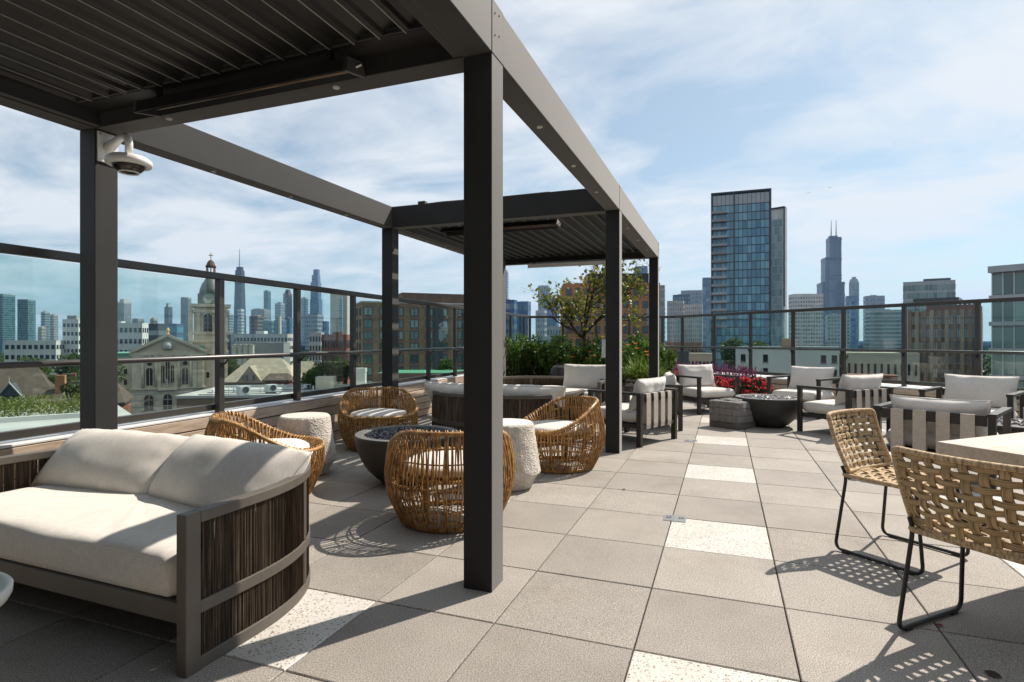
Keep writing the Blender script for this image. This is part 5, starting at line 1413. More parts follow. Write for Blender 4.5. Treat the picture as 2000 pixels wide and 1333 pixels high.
# clock tower
tw = chu
TX0, TX1 = 372, 433; tc = (TX0+TX1)/2
MB().box(cx(TX0), 2, 0, cx(TX1), 11, cz(594)).build('tower_shaft', sm, chu)
for py, ex in ((690, .3), (666, .35), (650, .4), (606, .5), (594, .8)): MB().box(cx(TX0)-ex, 2-ex, cz(py)-.45, cx(TX1)+ex, 11+ex, cz(py)+.35).build('tower_cornice', sm, chu)
for px in (367, 426): MB().box(cx(px)-.5, 1.5, 0, cx(px)+.5, 2.0, cz(596)).build('corner_pilaster', sm, chu)
for px in (380, 414): MB().box(cx(px)-.45, 1.6, cz(648), cx(px)+.45, 2.0, cz(607)).build('belfry_pilaster', sm, chu)
arched(397, 611, 648, 16, 'belfry_opening', y=1.94)
for z in (620, 630, 640): MB().box(cx(391), 1.80, cz(z)-.12, cx(403), 1.86, cz(z)+.12).build('louver', C['brown'], chu)
for py in (690, 730): MB().box(cx(397)-.35, 1.9, cz(py+11), cx(397)+.35, 2.02, cz(py)).build('window', G['dark'], chu)
MB().box(cx(TX0)+.9, 2.7, cz(594), cx(TX1)-.9, 10.3, cz(570)).build('clock_stage', C['lead'], chu)
m_ = MB().lathe([(0, 0), (1.25, 0), (1.25, .25), (0, .25)], 28); m_.v = [(x + cx(397), 2.68 - z, cz(581) + y) for x, y, z in m_.v]; ck = m_.build('clock_face', C['pale'], chu)
m_ = MB().tube([(1.3*math.cos(2*PI*i/28), 1.3*math.sin(2*PI*i/28), .3) for i in range(28)], .12, 6, True); m_.v = [(x + cx(397), 2.68 - z, cz(581) + y) for x, y, z in m_.v]; m_.build('clock_rim', C['copper'], ck)
for an, L_ in ((.5, .7), (2.2, 1.0)): MB().bar((cx(397), 2.38, cz(581)), (cx(397)+L_*math.cos(an), 2.38, cz(581)+L_*math.sin(an)), .10, .06).build('clock_hand', C['black'], ck)
yc = 6.5
MB().lathe([(2.95, cz(571)), (2.8, cz(560)), (2.35, cz(550)), (1.8, cz(543)), (1.35, cz(537)), (1.2, cz(531)), (0, cz(531))], 24, (cx(tc)+.0, yc, 0)).build('dome', C['lead'], chu, smooth=True)
for i in range(8): a = 2*PI*i/8; MB().tube([(cx(tc)+1.05*math.cos(a), yc+1.05*math.sin(a), cz(532)), (cx(tc)+1.05*math.cos(a), yc+1.05*math.sin(a), cz(512))], .17, 6).build('lantern_column', C['brown'], chu)
MB().lathe([(1.35, cz(513)), (1.4, cz(511)), (1.05, cz(507)), (.85, cz(502)), (.4, cz(498)), (0, cz(497))], 20, (cx(tc), yc, 0)).build('lantern_cap', C['roof'], chu, smooth=True)
MB().bar((cx(tc), yc, cz(498)), (cx(tc), yc, cz(483)), .22, .22).build('gilt_cross', C['gold'], chu); MB().bar((cx(tc-4.2), yc, cz(488)), (cx(tc+4.2), yc, cz(488)), .22, .22).build('gilt_cross', C['gold'], chu)

# --- near houses and roofs on the left
def gable(t, x0, x1, y0, y1, z0, zr, mat, hip=0.0, nm='roof', eave=.4):
    mb = MB(); ym = (y0+y1)/2; x0, x1, y0, y1 = x0-eave, x1+eave, y0-eave, y1+eave
    mb.v = [(x0,y0,z0),(x1,y0,z0),(x1,y1,z0),(x0,y1,z0),(x0+hip,ym,zr),(x1-hip,ym,zr), (x0,y0,z0-.25),(x1,y0,z0-.25),(x1,y1,z0-.25),(x0,y1,z0-.25)]
    mb.f = [(0,1,5,4),(2,3,4,5),(1,2,5),(3,0,4),(6,7,1,0),(7,8,2,1),(8,9,3,2),(9,6,0,3),(9,8,7,6)]; return mb.build(nm, mat, t)
p = spot(39, 77); hs_ = thing('brick_house', 'brick house with a big brown shingle roof at the lower left', 'house', (p.x, p.y, GZ), bear(40)+R(-12))
zr, ze = zat(716, 79)-GZ, zat(783, 77)-GZ
MB().box(-8, -4, 0, 4.6, 6, ze-.26).build('wall', C['orange'], hs_)
rf = gable(hs_, -8, 4.6, -4, 6, ze, zr, C['roof'], 3.4)
dm = MB(); dm.v = [(-1.9, -4.45, ze+.05), (1.7, -4.45, ze+.05), (-.1, -4.45, ze+2.6), (-1.0, -.6, ze+2.55), (.9, -.6, ze+2.55), (-.1, -.9, ze+2.6)]; dm.f = [(0,1,2), (1,4,5,2), (0,2,5,3)]
dmo = dm.build('dormer', C['slate'], rf)
MB().bar((-2.0, -4.6, ze), (-.1, -4.6, ze+2.75), .12, .25, (0, 1, 0)).build('bargeboard', C['pale'], rf); MB().bar((1.8, -4.6, ze), (-.1, -4.6, ze+2.75), .12, .25, (0, 1, 0)).build('bargeboard', C['pale'], rf)
MB().tube([(-.1, -4.6, ze+2.7), (-.1, -4.6, ze+3.5)], .05, 6).build('finial', C['pale'], rf)
for x in (-.7, -.1, .5): MB().box(x-.22, -4.54, ze+.3, x+.22, -4.47, ze+1.1).build('window', G['dark'], dmo)
for x in (-6.2, -3.5, .6, 3.2): w_ = MB().box(x-.45, -4.08, ze-2.1, x+.45, -4.005, ze-.6).build('window', G['dark'], hs_); MB().box(x-.6, -4.16, ze-.6, x+.6, -4.005, ze-.42).build('lintel', C['pale'], w_)
MB().box(4.7, -2.5, 0, 7.6, 5, ze-.5).build('wing', C['orange'], hs_); gable(hs_, 4.7, 7.4, -2.5, 5, ze-.5, ze+2.0, C['roof'], 1.4, 'wing_roof')
MB().tube([(6.2, -2.8, ze-.2), (6.2, -2.8, ze+2.6)], .10, 6, rfun=lambda u: .14-.12*u).build('spire', C['pale'], hs_)
MB().box(4.9, 3.6, ze-.6, 5.5, 4.3, ze+3.4).build('chimney', C['red'], hs_)
p = spot(165, 75); t = thing('brick_house', 'dark red brick house with chimney half hidden by the left post', 'house', (p.x, p.y, GZ), bear(165)+R(-10))
MB().box(-4.5, -3, 0, 4.5, 5, 17.0).build('wall', C['red'], t); gable(t, -4.5, 4.5, -3, 5, 17.0, 19.4, C['roof'], 1.5); MB().box(-2.9, -1, 17.8, -1.9, 0, 20.6).build('chimney', C['orange'], t)
# planted roof in the lower left corner
p = spot(40, 33); pr_ = thing('planted_roof_building', 'low building with a planted roof and white curved kerb at the lower left', 'building', (p.x, p.y, GZ), bear(40))
zt = zat(838, 30) - GZ
MB().box(-14, -7, 0, 5.2, 7, zt-.3).build('wall', C['brown'], pr_)
MB().box(-14.1, -7.1, zt-.3, 5.3, 7.1, zt).build('roof', C['flatroof'], pr_)
kb = [( -14 + 17.6*i/24, -1.6 + 1.2*math.sin(i/24*2.2)) for i in range(25)]
sweep(kb, .25, zt, zt+.28).build('kerb', C['white'], pr_)
rr = random.Random(6); mb = MB()
for i in range(9000):
    x = rr.uniform(-13.5, 4.6); y = rr.uniform(-1.0, 5.5) + .9*math.sin((x+14)/17.6*2.2); z = zt + .1 + rr.random()*(.35 + .75*max(0, noise.noise(Vector((x*.7, y*.7, 0)))+.55))
    leaf(mb, Vector((x, y, z)), rv(rr) + Vector((0, 0, 1.0)), rv(rr), rr.uniform(.16, .3), rr.uniform(.06, .11))
stuff(mb.build('meadow', MAT['greenroof'], pr_))

# flat roof with rooftop machines
p = spot(520, 68); rt_ = thing('flat_roof_building', 'pale flat-roofed building with rooftop machines below the church tower', 'building', (p.x, p.y, GZ), R(28))
zt = zat(771, 66) - GZ
MB().box(-7.5, -6, 0, 12, 8, zt).build('wall', C['brown'], rt_); MB().box(-7.4, -5.9, zt, 11.9, 7.9, zt+.05).build('roof', C['flatroof'], rt_)
for a, b_ in (((-7.5, -6), (12, -6)), ((12, -6), (12, 8)), ((12, 8), (-7.5, 8)), ((-7.5, 8), (-7.5, -6))): MB().bar((a[0], a[1], zt+.2), (b_[0], b_[1], zt+.2), .25, .3).build('parapet', C['pale'], rt_)
for i, (px, d, s) in enumerate(((475, 64, 1.0), (529, 67, .95), (600, 72, .6))):
    p = spot(px, d); hv = thing('rooftop_unit', ('rooftop machine with open fan left of the other on the pale flat roof', 'boxy rooftop fan unit right of the other on the pale flat roof', 'small rooftop vent right of the two machines')[i], 'air conditioner', (p.x, p.y, GZ+zt+.06), bear(px)+.5, 'rooftop machines on the pale flat roof')
    MB().box(-.6*s, -.5*s, .18, .6*s, .5*s, 1.1*s).build('cabinet', C['steel'], hv, bevel=.03); MB().box(-.5*s, -.4*s, 0, .5*s, .4*s, .18).build('stand', C['slate'], hv)
    m_ = MB().lathe([(.36*s, 0), (.38*s, .08), (.30*s, .08), (.28*s, -.1), (0, -.1)], 20); m_.v = [(x, -.52*s - z, .68*s + y) for x, y, z in m_.v]; m_.build('fan_ring', C['slate'], hv)
rr = random.Random(12)
for i in range(9):
    x, y = rr.uniform(-6, 10), rr.uniform(-4.5, 6); MB().tube([(x, y, zt+.05), (x, y, zt+rr.uniform(.35, .9))], rr.uniform(.05, .12), 8).build('vent_pipe', C['steel'], rt_)
for i in range(3):
    y = -3+2.6*i; MB().tube([(-6.5, y, zt+.16), (2+3*i, y+.3, zt+.16), (2+3*i, y+2, zt+.16)], .05, 6).build('conduit', C['slate'], rt_)
MB().box(5.2, 2.4, zt+.05, 7.4, 4.4, zt+1.7).build('stair_box', C['beige'], rt_)
block('curved brown brick wall of a low building before the church tower', 348, 428, 778, 72, C['red'], None, 2, 4, .5, R(30), cap=[(-.48, .48, 2, C['white'])])
# tan hipped roofs
for i, (px, d, w_, dp, py0, py1, lb) in enumerate(((520, 108, 12, 10, 700, 742, 'house with a broad tan hipped roof and dormers seen through the second pane'), (592, 116, 7, 8, 706, 740, 'smaller tan hipped roof behind the second railing post'))):
    p = spot(px, d); t = thing('hipped_house', lb, 'house', (p.x, p.y, GZ), bear(px)+R(-14)); ze, zr = zat(py1, d)-GZ, zat(py0, d)-GZ
    MB().box(-w_/2, -dp/2, 0, w_/2, dp/2, ze-.26).build('wall', C['slate'], t); rf = gable(t, -w_/2, w_/2, -dp/2, dp/2, ze, zr, C['thatch'], w_*.30)
    g_ = MB(); g_.v = [(-3.6, -dp/2-.5, ze), (.6, -dp/2-.5, ze), (-1.5, -dp/2-.5, ze+2.9), (-1.5, -.3, ze+2.9)]; g_.f = [(0,1,2), (1,3,2), (0,2,3)]; do = g_.build('dormer', C['thatch'], rf)
    for x in (-2.5, -1.9, -1.3, -.7): MB().box(x-.2, -dp/2-.58, ze+.25, x+.2, -dp/2-.505, ze+1.25).build('window', G['grey'], do)
p = spot(545, 96); t = thing('arched_brick_lodge', 'small red brick building with white arches under the tan roofs', 'building', (p.x, p.y, GZ), bear(545)+R(-14)); z1 = zat(741, 96)-GZ
MB().box(-1.7, -2, 0, 1.7, 2, z1).build('wall', C['red'], t); gable(t, -1.7, 1.7, -2, 2, z1, z1+1.0, C['roof'], .6)
for x in (-1.05, 0, 1.05):
    m_ = MB().tube([(x+.38*math.cos(PI*i/10), -2.05, z1-1.1+.38*math.sin(PI*i/10)) for i in range(11)], .07, 6); w_ = m_.build('arch', C['white'], t); MB().box(x-.3, -2.06, z1-1.9, x+.3, -2.005, z1-.95).build('opening', G['dark'], w_)
# low roofs right of the trees, turf court
block('long low grey-tan building beyond the trees', 690, 900, 716, 92, C['thatch'], None, 2, 6, .25, R(20))
block('white shed between the third railing post and the pergola post', 693, 716, 727, 70, C['white'], None, 2, 3, .6, R(20))
p = spot(835, 62); t = thing('turf_deck', 'bright green turf court on a lower roof left of the front post', 'sports court', (p.x, p.y, GZ), R(24)); zt = zat(727, 62)-GZ
MB().box(-5, -2.6, 0, 5, 3.4, zt).build('wall', C['brown'], t); MB().box(-4.9, -2.5, zt, 4.9, 3.3, zt+.06).build('turf', C['turf'], t)
for s in (-1, 1): MB().box(-4.9, s*1.4-.05, zt+.061, 4.9, s*1.4+.05, zt+.075).build('line', C['white'], t)

# --- tan brick apartments with individual windows
def facade(t, M, w, z0, z1, rows, cols, ww, wh, gm, fm, skip=None, sill=True, y=.0, jitter=None):
    """each window an object: pane with a frame and a mid mullion as its sub-part"""
    pm = MB().box(-ww/2, -.05, 0, ww/2, .06, wh).mesh('window', gm)
    fmh = MB()
    for a in ((-ww/2-.07, -.11, -.07, -ww/2+.03, .0, wh+.07), (ww/2-.03, -.11, -.07, ww/2+.07, .0, wh+.07), (-ww/2+.031, -.11, -.07, ww/2-.031, .0, .03), (-ww/2+.031, -.11, wh-.03, ww/2-.031, .0, wh+.07), (-.035, -.10, .031, .035, .0, wh-.031)): fmh.box(*a)
    fme = fmh.mesh('frame', fm)
    for j in range(rows):
        for i in range(cols):
            if skip and (j, i) in skip: continue
            L_ = M @ Matrix.Translation((-w/2 + w*(i+.5)/cols, 0, z0 + (z1-z0)*(j+.5)/rows - wh/2))
            o = link_mesh('window', pm, t); o.matrix_local = L_
            link_mesh('frame', fme, o)
p = spot(838, 78); ap = thing('brick_apartments', 'tan brick apartment building with many square windows left of the front post', 'building', (p.x, p.y, GZ), bear(838)+R(14))
zt = zat(592, 78)-GZ
MB().box(-9.0, 0, 0, 9.5, 12, zt).build('wall', C['tan'], ap)
MB().box(-3.5, 1.0, zt, 9.5, 10, zt+1.4).build('penthouse', C['roof'], ap)
MB().box(-9.1, -.1, zt-.15, 9.6, 12.1, zt+.05).build('coping', C['pale'], ap)
facade(ap, Matrix.Translation((0, 0, 0)), 18.5, zt-13.2, zt-.5, 8, 9, 1.05, 1.05, G['green'], C['slate'])
facade(ap, Matrix.Translation((-9.0, 6, 0)) @ Matrix.Rotation(-PI/2, 4, 'Z'), 12, zt-13.2, zt-.5, 8, 4, 1.0, 1.05, G['green'], C['slate'])
for zz in [zt-13.2+12.7*j/8 for j in range(9)]: MB().box(-9.03, -.05, zz-.10, 9.53, .0, zz+.10).build('belt_course', C['brown'], ap)
for x in (-4.9, 1.3, 5.4): MB().box(x-.65, -.06, zt-13, x+.65, -.001, zt-.6).build('dark_bay', C['slate'], ap)

# --- centre: between the posts
block('thin pale blue tower beside the front post', 980, 993, 530, 2600, C['silver'], G['sky'], 26, 3, .8, fw=.8, fh=.8)
block('blue glass block with a dark roof behind the hedge, left', 982, 1010, 588, 600, C['dkblue'], G['sky'], 6, 6, .7, fw=.8)
block('stepped blue glass block beside the first one behind the hedge', 1006, 1037, 591, 620, C['blue'], G['sky'], 6, 6, .7, fw=.8)
block('slender grey blue tower left of the small tree', 1051, 1074, 560, 2100, C['silver'], G['sky'], 24, 5, .8, fw=.6, fh=.9)
block('shorter blue tower left of the small tree', 1066, 1092, 585, 1500, C['blue'], G['sky'], 16, 5, .8)
block('pale tower low behind the tree, left', 1046, 1068, 608, 1000, C['silver'], G['grey'], 7, 4, .8)
block('pale blue low block at the corner of the railing', 1068, 1108, 640, 420, C['silver'], G['sky'], 5, 6, .8)
p = spot(1200, 128); ob = thing('orange_brick_block', 'tall orange brick apartment block with a dark roof storey behind the tree', 'building', (p.x, p.y, GZ), bear(1200)+R(8)); zt = zat(553, 128)-GZ
MB().box(-11.5, 0, 0, 10.2, 14, zt).build('wall', C['orange'], ob); MB().box(-6.0, .6, zt, 7.8, 12, zt+2.2).build('roof_storey', C['black'], ob)
facade(ob, Matrix.Translation((-.6, 0, 0)), 21.4, zt-29.0, zt-.6, 10, 10, 1.15, 1.5, G['dark'], C['slate'])
MB().box(7.2, -.08, zt-9.5, 10.2, -.001, zt-5.6).build('glass_bay', G['green'], ob)
for j in range(10): MB().box(-11.53, -.06, zt-29.0+28.4*j/10-.12, 10.23, -.001, zt-29.0+28.4*j/10+.12).build('belt_course', C['tan'], ob)
block('blue glass tower top right behind the orange block', 1243, 1266, 523, 1500, C['sky'] if 'sky' in C else C['blue'], G['sky'], 20, 4, .8)
block('pale grey tower with balcony stripes at the farthest post', 1284, 1299, 560, 420, C['grey'], G['grey'], 18, 4, .8, 0, 'bands')
block('pale apartment towers right of the farthest post, left half', 1303, 1336, 590, 520, C['pale'], G['grey'], 14, 9, .7, 0, fw=.45, fh=.7)
block('pale apartment tower right half, before the blue slab', 1334, 1372, 597, 540, C['pale'], G['grey'], 13, 10, .7, 0, fw=.45, fh=.7)
block('dark blue roofed tower behind the pale apartment towers', 1314, 1350, 578, 1500, C['slate'], G['sky'], 12, 6, .8)
block('grey violet tower behind the pale apartment towers', 1330, 1372, 570, 1700, C['grey'], G['sky'], 14, 6, .8)
block('flat blue glass slab left of the big glass tower', 1372, 1392, 545, 900, C['blue'], G['sky'], 20, 3, .8, fw=.95, fh=.95)
block('brown low building under the pale apartment towers', 1300, 1372, 672, 170, C['brown'], G['dark'], 4, 10, .5)
block('dark low building at the right end of the back railing', 1322, 1346, 690, 120, C['slate'], None, 3, 4, .8)
block('cream low building with small windows behind the flower bed', 1342, 1394, 694, 140, C['beige'], G['dark'], 4, 7, .5)

# --- big glass tower
DT = 262.0; c, w, dp = fit(1390, 1505, DT, .35, 0.0); gt = thing('glass_tower', 'tall blue glass tower with a dark frame and balconies on its left edge', 'tower', (c.x, c.y, GZ), 0)
zt = zat(381, DT)-GZ; fh_ = 3.72; MB().box(-w/2, -dp/2, 0, w/2, dp/2, zt-.6).build('core', C['slate'], gt)
nf, nc = 23, 13; cw_ = (w-1.0)/nc
pmesh = MB().box(-cw_/2+.11, -.12, .22, cw_/2-.11, .02, fh_-.22).mesh('glass_panel', G['blue'])
pm2 = MB().box(-cw_/2+.10, -.12, .12, cw_/2-.10, .02, fh_*1.25).mesh('screen_panel', C['silver'])
ztop = zt - 5.4
for j in range(nf):
    z = ztop - fh_*(j+1)
    for i in range(nc): link_mesh('glass_panel', pmesh, gt, (-w/2+.5+cw_*(i+.5), -dp/2, z))
for i in range(nc): link_mesh('screen_panel', pm2, gt, (-w/2+.5+cw_*(i+.5), -dp/2, ztop+.1))
for x in (-w/2-.02, -w/2+.5+cw_*5, w/2+.02): MB().box(x-.28, -dp/2-.7, 0, x+.28, -dp/2-.001, zt+.5).build('fin', C['slate'], gt)
MB().box(-w/2-.3, -dp/2-.72, zt, w/2+.3, dp/2, zt+.7).build('roof_edge', C['black'], gt)
for j in range(15):
    z = ztop - fh_*(j+1) - .2; b_ = MB().box(-w/2-.1, -dp/2-2.0, z, -w/2+cw_*3.6, -dp/2-.72, z+.35).build('balcony', C['brown'], gt)
    MB().box(-w/2-.1, -dp/2-2.0, z+.36, -w/2+cw_*3.6, -dp/2-1.9, z+1.3).build('balustrade', G['grey'], b_)
for s in (0, 1):
    mb = MB(); sgn = 1 if s == 0 else -1
    face_windows(mb, Matrix.Translation((sgn*w/2, 0, 0)) @ Matrix.Rotation(sgn*PI/2, 4, 'Z'), dp, 2, zt-6, 24, 5, 'grid', .85, .85, .1); stuff(mb.build('side_panels', G['blue'], gt))
DW = 275.0; c, w, dp = fit(1504, 1537, DW, .5, R(-24)); gw = thing('glass_tower_wing', 'pale gridded glass wing on the right side of the big glass tower', 'tower', (c.x, c.y, GZ), R(-24)); zt = zat(409, DW)-GZ
MB().box(-w/2, -dp/2, 0, w/2, dp/2, zt).build('core', C['white'], gw)
nc2 = 6; cw2 = w/nc2; pmesh_b = MB().box(-cw2/2+.08, -.10, .14, cw2/2-.08, .02, fh_-.14).mesh('glass_panel', G['wing']); pmesh = MB().box(-cw2/2+.08, -.10, .14, cw2/2-.08, .02, fh_-.14).mesh('glass_panel', G['pale'])
for j in range(20):
    for i in range(nc2): link_mesh('glass_panel', pmesh if (i == nc2-1 or j == 0) else pmesh_b, gw, (-w/2+cw2*(i+.5), -dp/2, zt-1.5-fh_*(j+1)))
MB().box(w/2-.2, -dp/2-.6, zat(600, DW)-GZ, w/2+.25, -dp/2+.2, zt+.6).build('fin', C['black'], gw); MB().box(-w/2, -dp/2-.6, zt, w/2-.21, dp/2, zt+.6).build('roof_edge', C['black'], gw)

# --- right skyline
block('white concrete apartment slab right of the big glass tower', 1540, 1608, 577, 560, C['white'], G['grey'], 17, 12, .45, R(10), fw=.55, fh=.5)
c, w, dp = fit(1595, 1650, 2440, 1.0, R(6)); t = thing('stepped_black_tower', 'very tall stepped dark tower with two masts on the right skyline', 'tower', (c.x, c.y, GZ), R(6))
q = w/55
def tier(px0, px1, py, nm, y0, y1):
    x0, x1 = (px0-1622.5)*q, (px1-1622.5)*q; H = zat(py, 2440)-GZ
    MB().box(x0, y0, 0, x1, y1, H).build(nm, C['black'], t)
    for zz in (.985, .80, .62): MB().box(x0-1, y0-1.5, H*zz-6, x1+1, y1+1, H*zz).build('louver_band', C['black'], t)
    mb = MB(); nW = max(4, int((x1-x0)/6))
    for i in range(nW): xa = x0+(x1-x0)*(i+.2)/nW; mb.box(xa, y0-.9, 2, xa+(x1-x0)*.55/nW, y0-.1, H*.97)
    stuff(mb.build('window_strips', G['dark'], t))
tier(1595, 1650, 553, 'base_tier', -w*.48, w*.48); tier(1603, 1642, 505, 'middle_tier', -w*.50, w*.30); tier(1613, 1642, 467, 'top_tier', -w*.505, w*.12)
MB().box((1616-1622.5)*q, -w*.3, zat(468, 2440)-GZ, (1636-1622.5)*q, 0, zat(463, 2440)-GZ).build('crown', C['slate'], t)
for px in (1621.5, 1633.5): MB().tube([((px-1622.5)*q, -w*.2, zat(464, 2440)-GZ), ((px-1622.5)*q, -w*.2, zat(432, 2440)-GZ)], 2, 8, rfun=lambda u: 3.0-2.0*u).build('mast', C['pale'], t)
c, w, dp = fit(1656, 1680, 2300, .9, R(6)); t = thing('rounded_tower', 'grey tower with a domed top right of the stepped dark tower', 'tower', (c.x, c.y, GZ), R(6)); H = zat(553, 2300)-GZ
mb = MB().lathe([(0, 0), (w*.52, 0), (w*.52, H), (w*.46, H+8), (w*.36, H+16), (w*.22, H+16.5), (w*.22, H+24), (0, H+24)], 8); mb.build('shaft', C['grey'], t)
mb = MB(); face_windows(mb, Matrix.Translation((0, -w*.5, 0)), w*.8, 5, H, 30, 7, 'grid', .6, .7, 1.2); stuff(mb.build('windows', G['grey'], t))
block('blue grey office block at the foot of the stepped dark tower', 1650, 1676, 580, 1500, C['blue'], G['sky'], 10, 5, .8)
block('brownish office block right of the domed tower', 1686, 1728, 580, 1700, C['grey'], G['sky'], 10, 8, .7, cap=[(-.2, .1, 3, C['grey'])])
block('dark blue block between domed tower and glass office', 1660, 1670, 590, 1300, C['dkblue'], G['blue'], 8, 3, .8)
block('pale teal apartment tower seen through the right railing', 1690, 1770, 608, 520, C['silver'], G['teal'], 14, 10, .6, 0, 'bands')
block('pale office tower low through the right railing', 1612, 1660, 616, 700, C['silver'], G['teal'], 12, 7, .7)
block('light glass office with a dark roof box on the right', 1764, 1866, 553, 430, C['silver'], G['green'], 11, 12, .5, R(-14), fw=.8, fh=.7, cap=[(-.1, .42, 7, C['slate'])])
# white rendered building with dark windows
p = spot(1536, 62); wb = thing('white_building', 'plain white building with a few dark windows through the right railing', 'building', (p.x, p.y, GZ), R(-8)); zt = zat(681, 62)-GZ
MB().box(-5.2, 0, 0, 5.0, 8, zt).build('wall', C['white'], wb); MB().box(-5.3, -.1, zt, 5.1, 8.1, zt+.16).build('coping', C['slate'], wb)
MB().box(-5.24, .02, 0, -5.2, 8.02, zt-.02).build('brick_side', C['brown'], wb)
pmw = MB().box(-.24, -.05, 0, .24, .03, .82).mesh('window', G['dark']); smw = MB().box(-.30, -.10, -.10, .30, .0, -.001).mesh('sill', C['grey'])
for x in (-4.4, -2.1, 3.55, 4.55):
    for z in (zt-1.5, zt-3.0, zt-4.6): o = link_mesh('window', pmw, wb, (x, 0, z)); link_mesh('sill', smw, o)
MB().box(-.6, 2.0, zt+.17, .8, 3.4, zt+1.1).build('rooftop_box', C['peach'], wb, bevel=.02); MB().tube([(1.4, 2.5, zt+.17), (1.4, 2.5, zt+1.2)], .09, 8).build('vent_pipe', C['steel'], wb)
block('long beige low-rise block left of the brick office', 1640, 1796, 694, 105, C['beige'], G['dark'], 5, 12, .4, R(-10), fw=.35, fh=.45)
block('flat red brick building right below the armchair cushions', 1655, 1752, 741, 60, C['red'], None, 3, 6, .4, R(-10), cap=[(-.5, .5, .6, C['white'])])
# brick office with deep piers
p = spot(1842, 104); bo = thing('brick_office', 'red-brown brick office building with vertical piers behind the right railing', 'building', (p.x, p.y, GZ), R(-22)); zt = zat(608, 104)-GZ
MB().box(-5.0, 0, 0, 5.0, 12, zt).build('wall', C['brown'], bo)
for i in range(10): x = -5.0 + 10.0*i/9; MB().box(x-.28, -.35, 0, x+.28, -.001, zt+.2).build('pier', C['pier'] if i % 2 else C['brown'], bo)
facade(bo, Matrix.Identity(4), 10.0, zt-17.5, zt-.4, 7, 9, .60, 1.7, G['grey'], C['slate'])
MB().box(-2.6, 1.0, zt, 5.0, 11, zt+1.1).build('roof_storey', C['red'], bo); MB().box(-4.6, .6, zt+1.9, 2.2, 9, zt+2.5).build('canopy', C['slate'], bo)
for i in range(11): x = -2.5 + .66*i; MB().box(x, .9, zt+1.1, x+.55, .98, zt+1.85).build('glass_screen', G['teal'], bo)
for x in (-4.3, -1.2, 1.9): MB().box(x-.07, .9, zt, x+.07, 1.04, zt+1.9).build('canopy_post', C['slate'], bo)
# white and glass office at the right edge
p = spot(1947, 88); wo = thing('glass_office', 'white framed glass office building at the right edge', 'building', (p.x, p.y, GZ), R(-36)); zt = zat(520, 88)-GZ
MB().box(-.6, 0, 0, 16, 12, zt-.9).build('core', C['grey'], wo)
MB().box(-1.0, -.5, zt-1.0, 16.4, 12.4, zt).build('roof_slab', C['silver'], wo); nfl = 8
pmo = MB().box(-.62, -.10, .20, .62, .02, 3.15).mesh('glass_panel', G['green'])
for j in range(nfl):
    z = zt-1.0-4.1*(j+1)
    MB().box(-.9, -.40, z-.05, 16.3, 0.0, z+.55).build('floor_band', C['silver'], wo); MB().box(-.9, .001, z-.05, -.601, 12.2, z+.55).build('floor_band', C['silver'], wo)
    for i in range(12): link_mesh('glass_panel', pmo, wo, (.1+1.34*i, 0, z+.5))
    for i in range(9): o = link_mesh('glass_panel', pmo, wo, (-.6, .7+1.34*i, z+.5), (0, 0, -PI/2))
for i in range(13): MB().box(-.62+1.34*i, -.22, 0, -.50+1.34*i, -.001, zt-1.0).build('mullion', C['white'], wo)

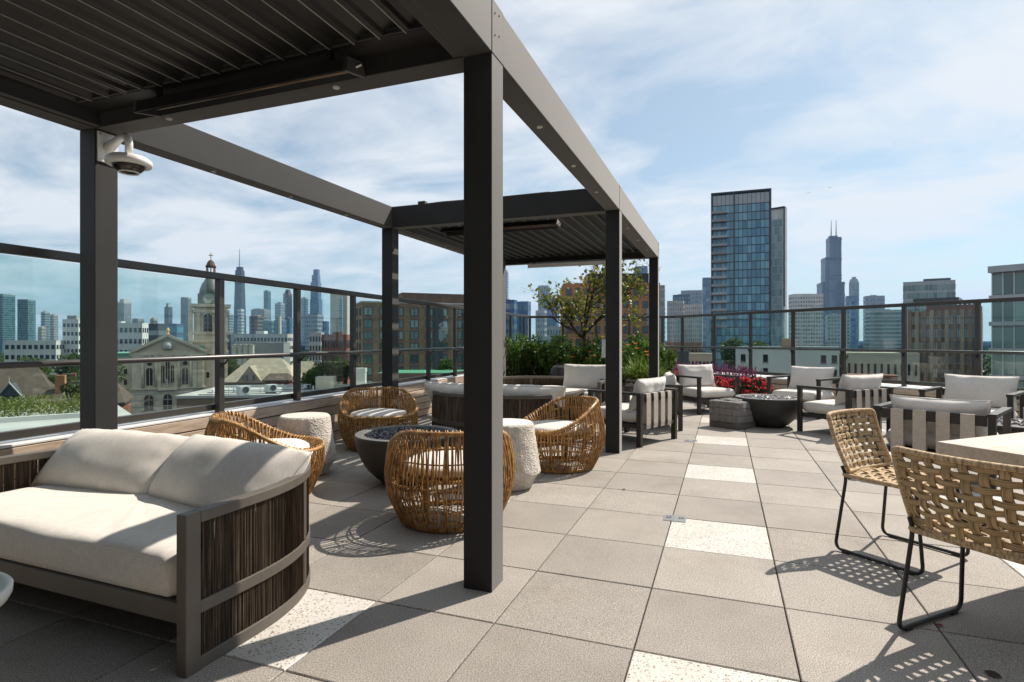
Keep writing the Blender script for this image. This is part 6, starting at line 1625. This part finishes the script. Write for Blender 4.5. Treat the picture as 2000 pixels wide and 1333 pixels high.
# --- trees between the houses
def city_tree(label, px, d, py_top, rpx, seed):
    p = spot(px, d); rr = random.Random(seed); zt = zat(py_top, d) - GZ; r_ = rpx*d/F_PX; ch_ = min(zt*.75, r_*2.3)
    t = thing('street_tree', label, 'tree', (p.x, p.y, GZ), 0, 'street trees among the houses')
    wd = MB(); wd.tube([(0, 0, 0), (.1, 0, zt*.4), (.0, .1, zt*.8)], .3, 7, rfun=lambda u: .34-.24*u)
    cl = []
    for i in range(15):
        d_ = rv(rr); q = Vector((d_.x*r_*.72, d_.y*r_*.72, zt-ch_*.5 + d_.z*ch_*.36)); cl.append((q, r_*rr.uniform(.30, .48)))
        wd.tube([(0, 0, zt*.45), tuple(q*.6 + Vector((0, 0, zt*.2))), tuple(q)], .08, 5, caps=False)
    wd.build('trunk', MAT['bark'], t)
    mb = MB(); s = max(.16, d*.0035)
    for i in range(2600):
        q, rad = rr.choice(cl); d_ = rv(rr); c = q + d_*rad*rr.uniform(.55, 1.08)
        leaf(mb, c, d_ + rv(rr)*.8, rv(rr), s*rr.uniform(.7, 1.4), s*rr.uniform(.5, .9))
    mb.build('crown', MAT['cityleaf'], t)
for i, a in enumerate((('round green tree between the second and third railing posts', 632, 82, 706, 24), ('tree right of the round one, nearer the third railing post', 664, 86, 700, 22), ('tree low before the third railing post', 612, 74, 716, 18),
        ('yellow green tree behind the church tower', 448, 170, 699, 20), ('dark tree beside the red brick house near the left post', 148, 62, 735, 22), ('dark tree right behind the left post', 205, 90, 700, 30),
        ('tree crown in front of the white loft block near the left post', 140, 190, 692, 22), ('tree crown in front of the long white loft building', 62, 200, 697, 26), ('tree at the far left behind the brown roof', 6, 95, 716, 22), ('tree behind the brown roof ridge', 92, 80, 716, 20),
        ('tree in front of the tan apartments at the front post', 872, 66, 703, 20), ('tree at the foot of the big glass tower', 1432, 150, 664, 22), ('tree beside the white building', 1636, 92, 690, 18), ('tree right of the big glass tower foot', 1480, 160, 668, 22),
        ('tree behind the silos', 500, 190, 698, 18), ('small tree left of the turf court', 720, 78, 712, 14))):
    city_tree(a[0], a[1], a[2], a[3], a[4], 100+i)
rr = random.Random(77); mb = MB()
for i in range(5200):
    px = rr.uniform(-150, 2150); d = rr.uniform(150, 900); p = spot(px, d); h_ = rr.uniform(2, 10)
    s = rr.uniform(1.2, 2.6)
    for k_ in range(3): leaf(mb, Vector((p.x + rr.uniform(-3, 3), p.y + rr.uniform(-3, 3), GZ + h_ + rr.uniform(-1, 1))), rv(rr), rv(rr), s*1.4, s)
tag(mb.build('distant_trees', MAT['cityleaf']), 'green haze of tree tops among the far streets', 'trees', kind='stuff')

# ---------------------------------------------------------------- air
m, n, l, b = newmat('air'); n.remove(b); vol = n.new('ShaderNodeVolumePrincipled'); out = [q for q in n if q.type == 'OUTPUT_MATERIAL'][0]
vol.inputs['Color'].default_value = (.34, .60, 1.0, 1); vol.inputs['Density'].default_value = 6.0e-5; vol.inputs['Anisotropy'].default_value = .2
l.new(vol.outputs[0], out.inputs['Volume'])
hz = MB().box(-9400, -9400, GZ-1.5, 9400, 9400, 560).build('haze', m); hz['kind'] = 'stuff'
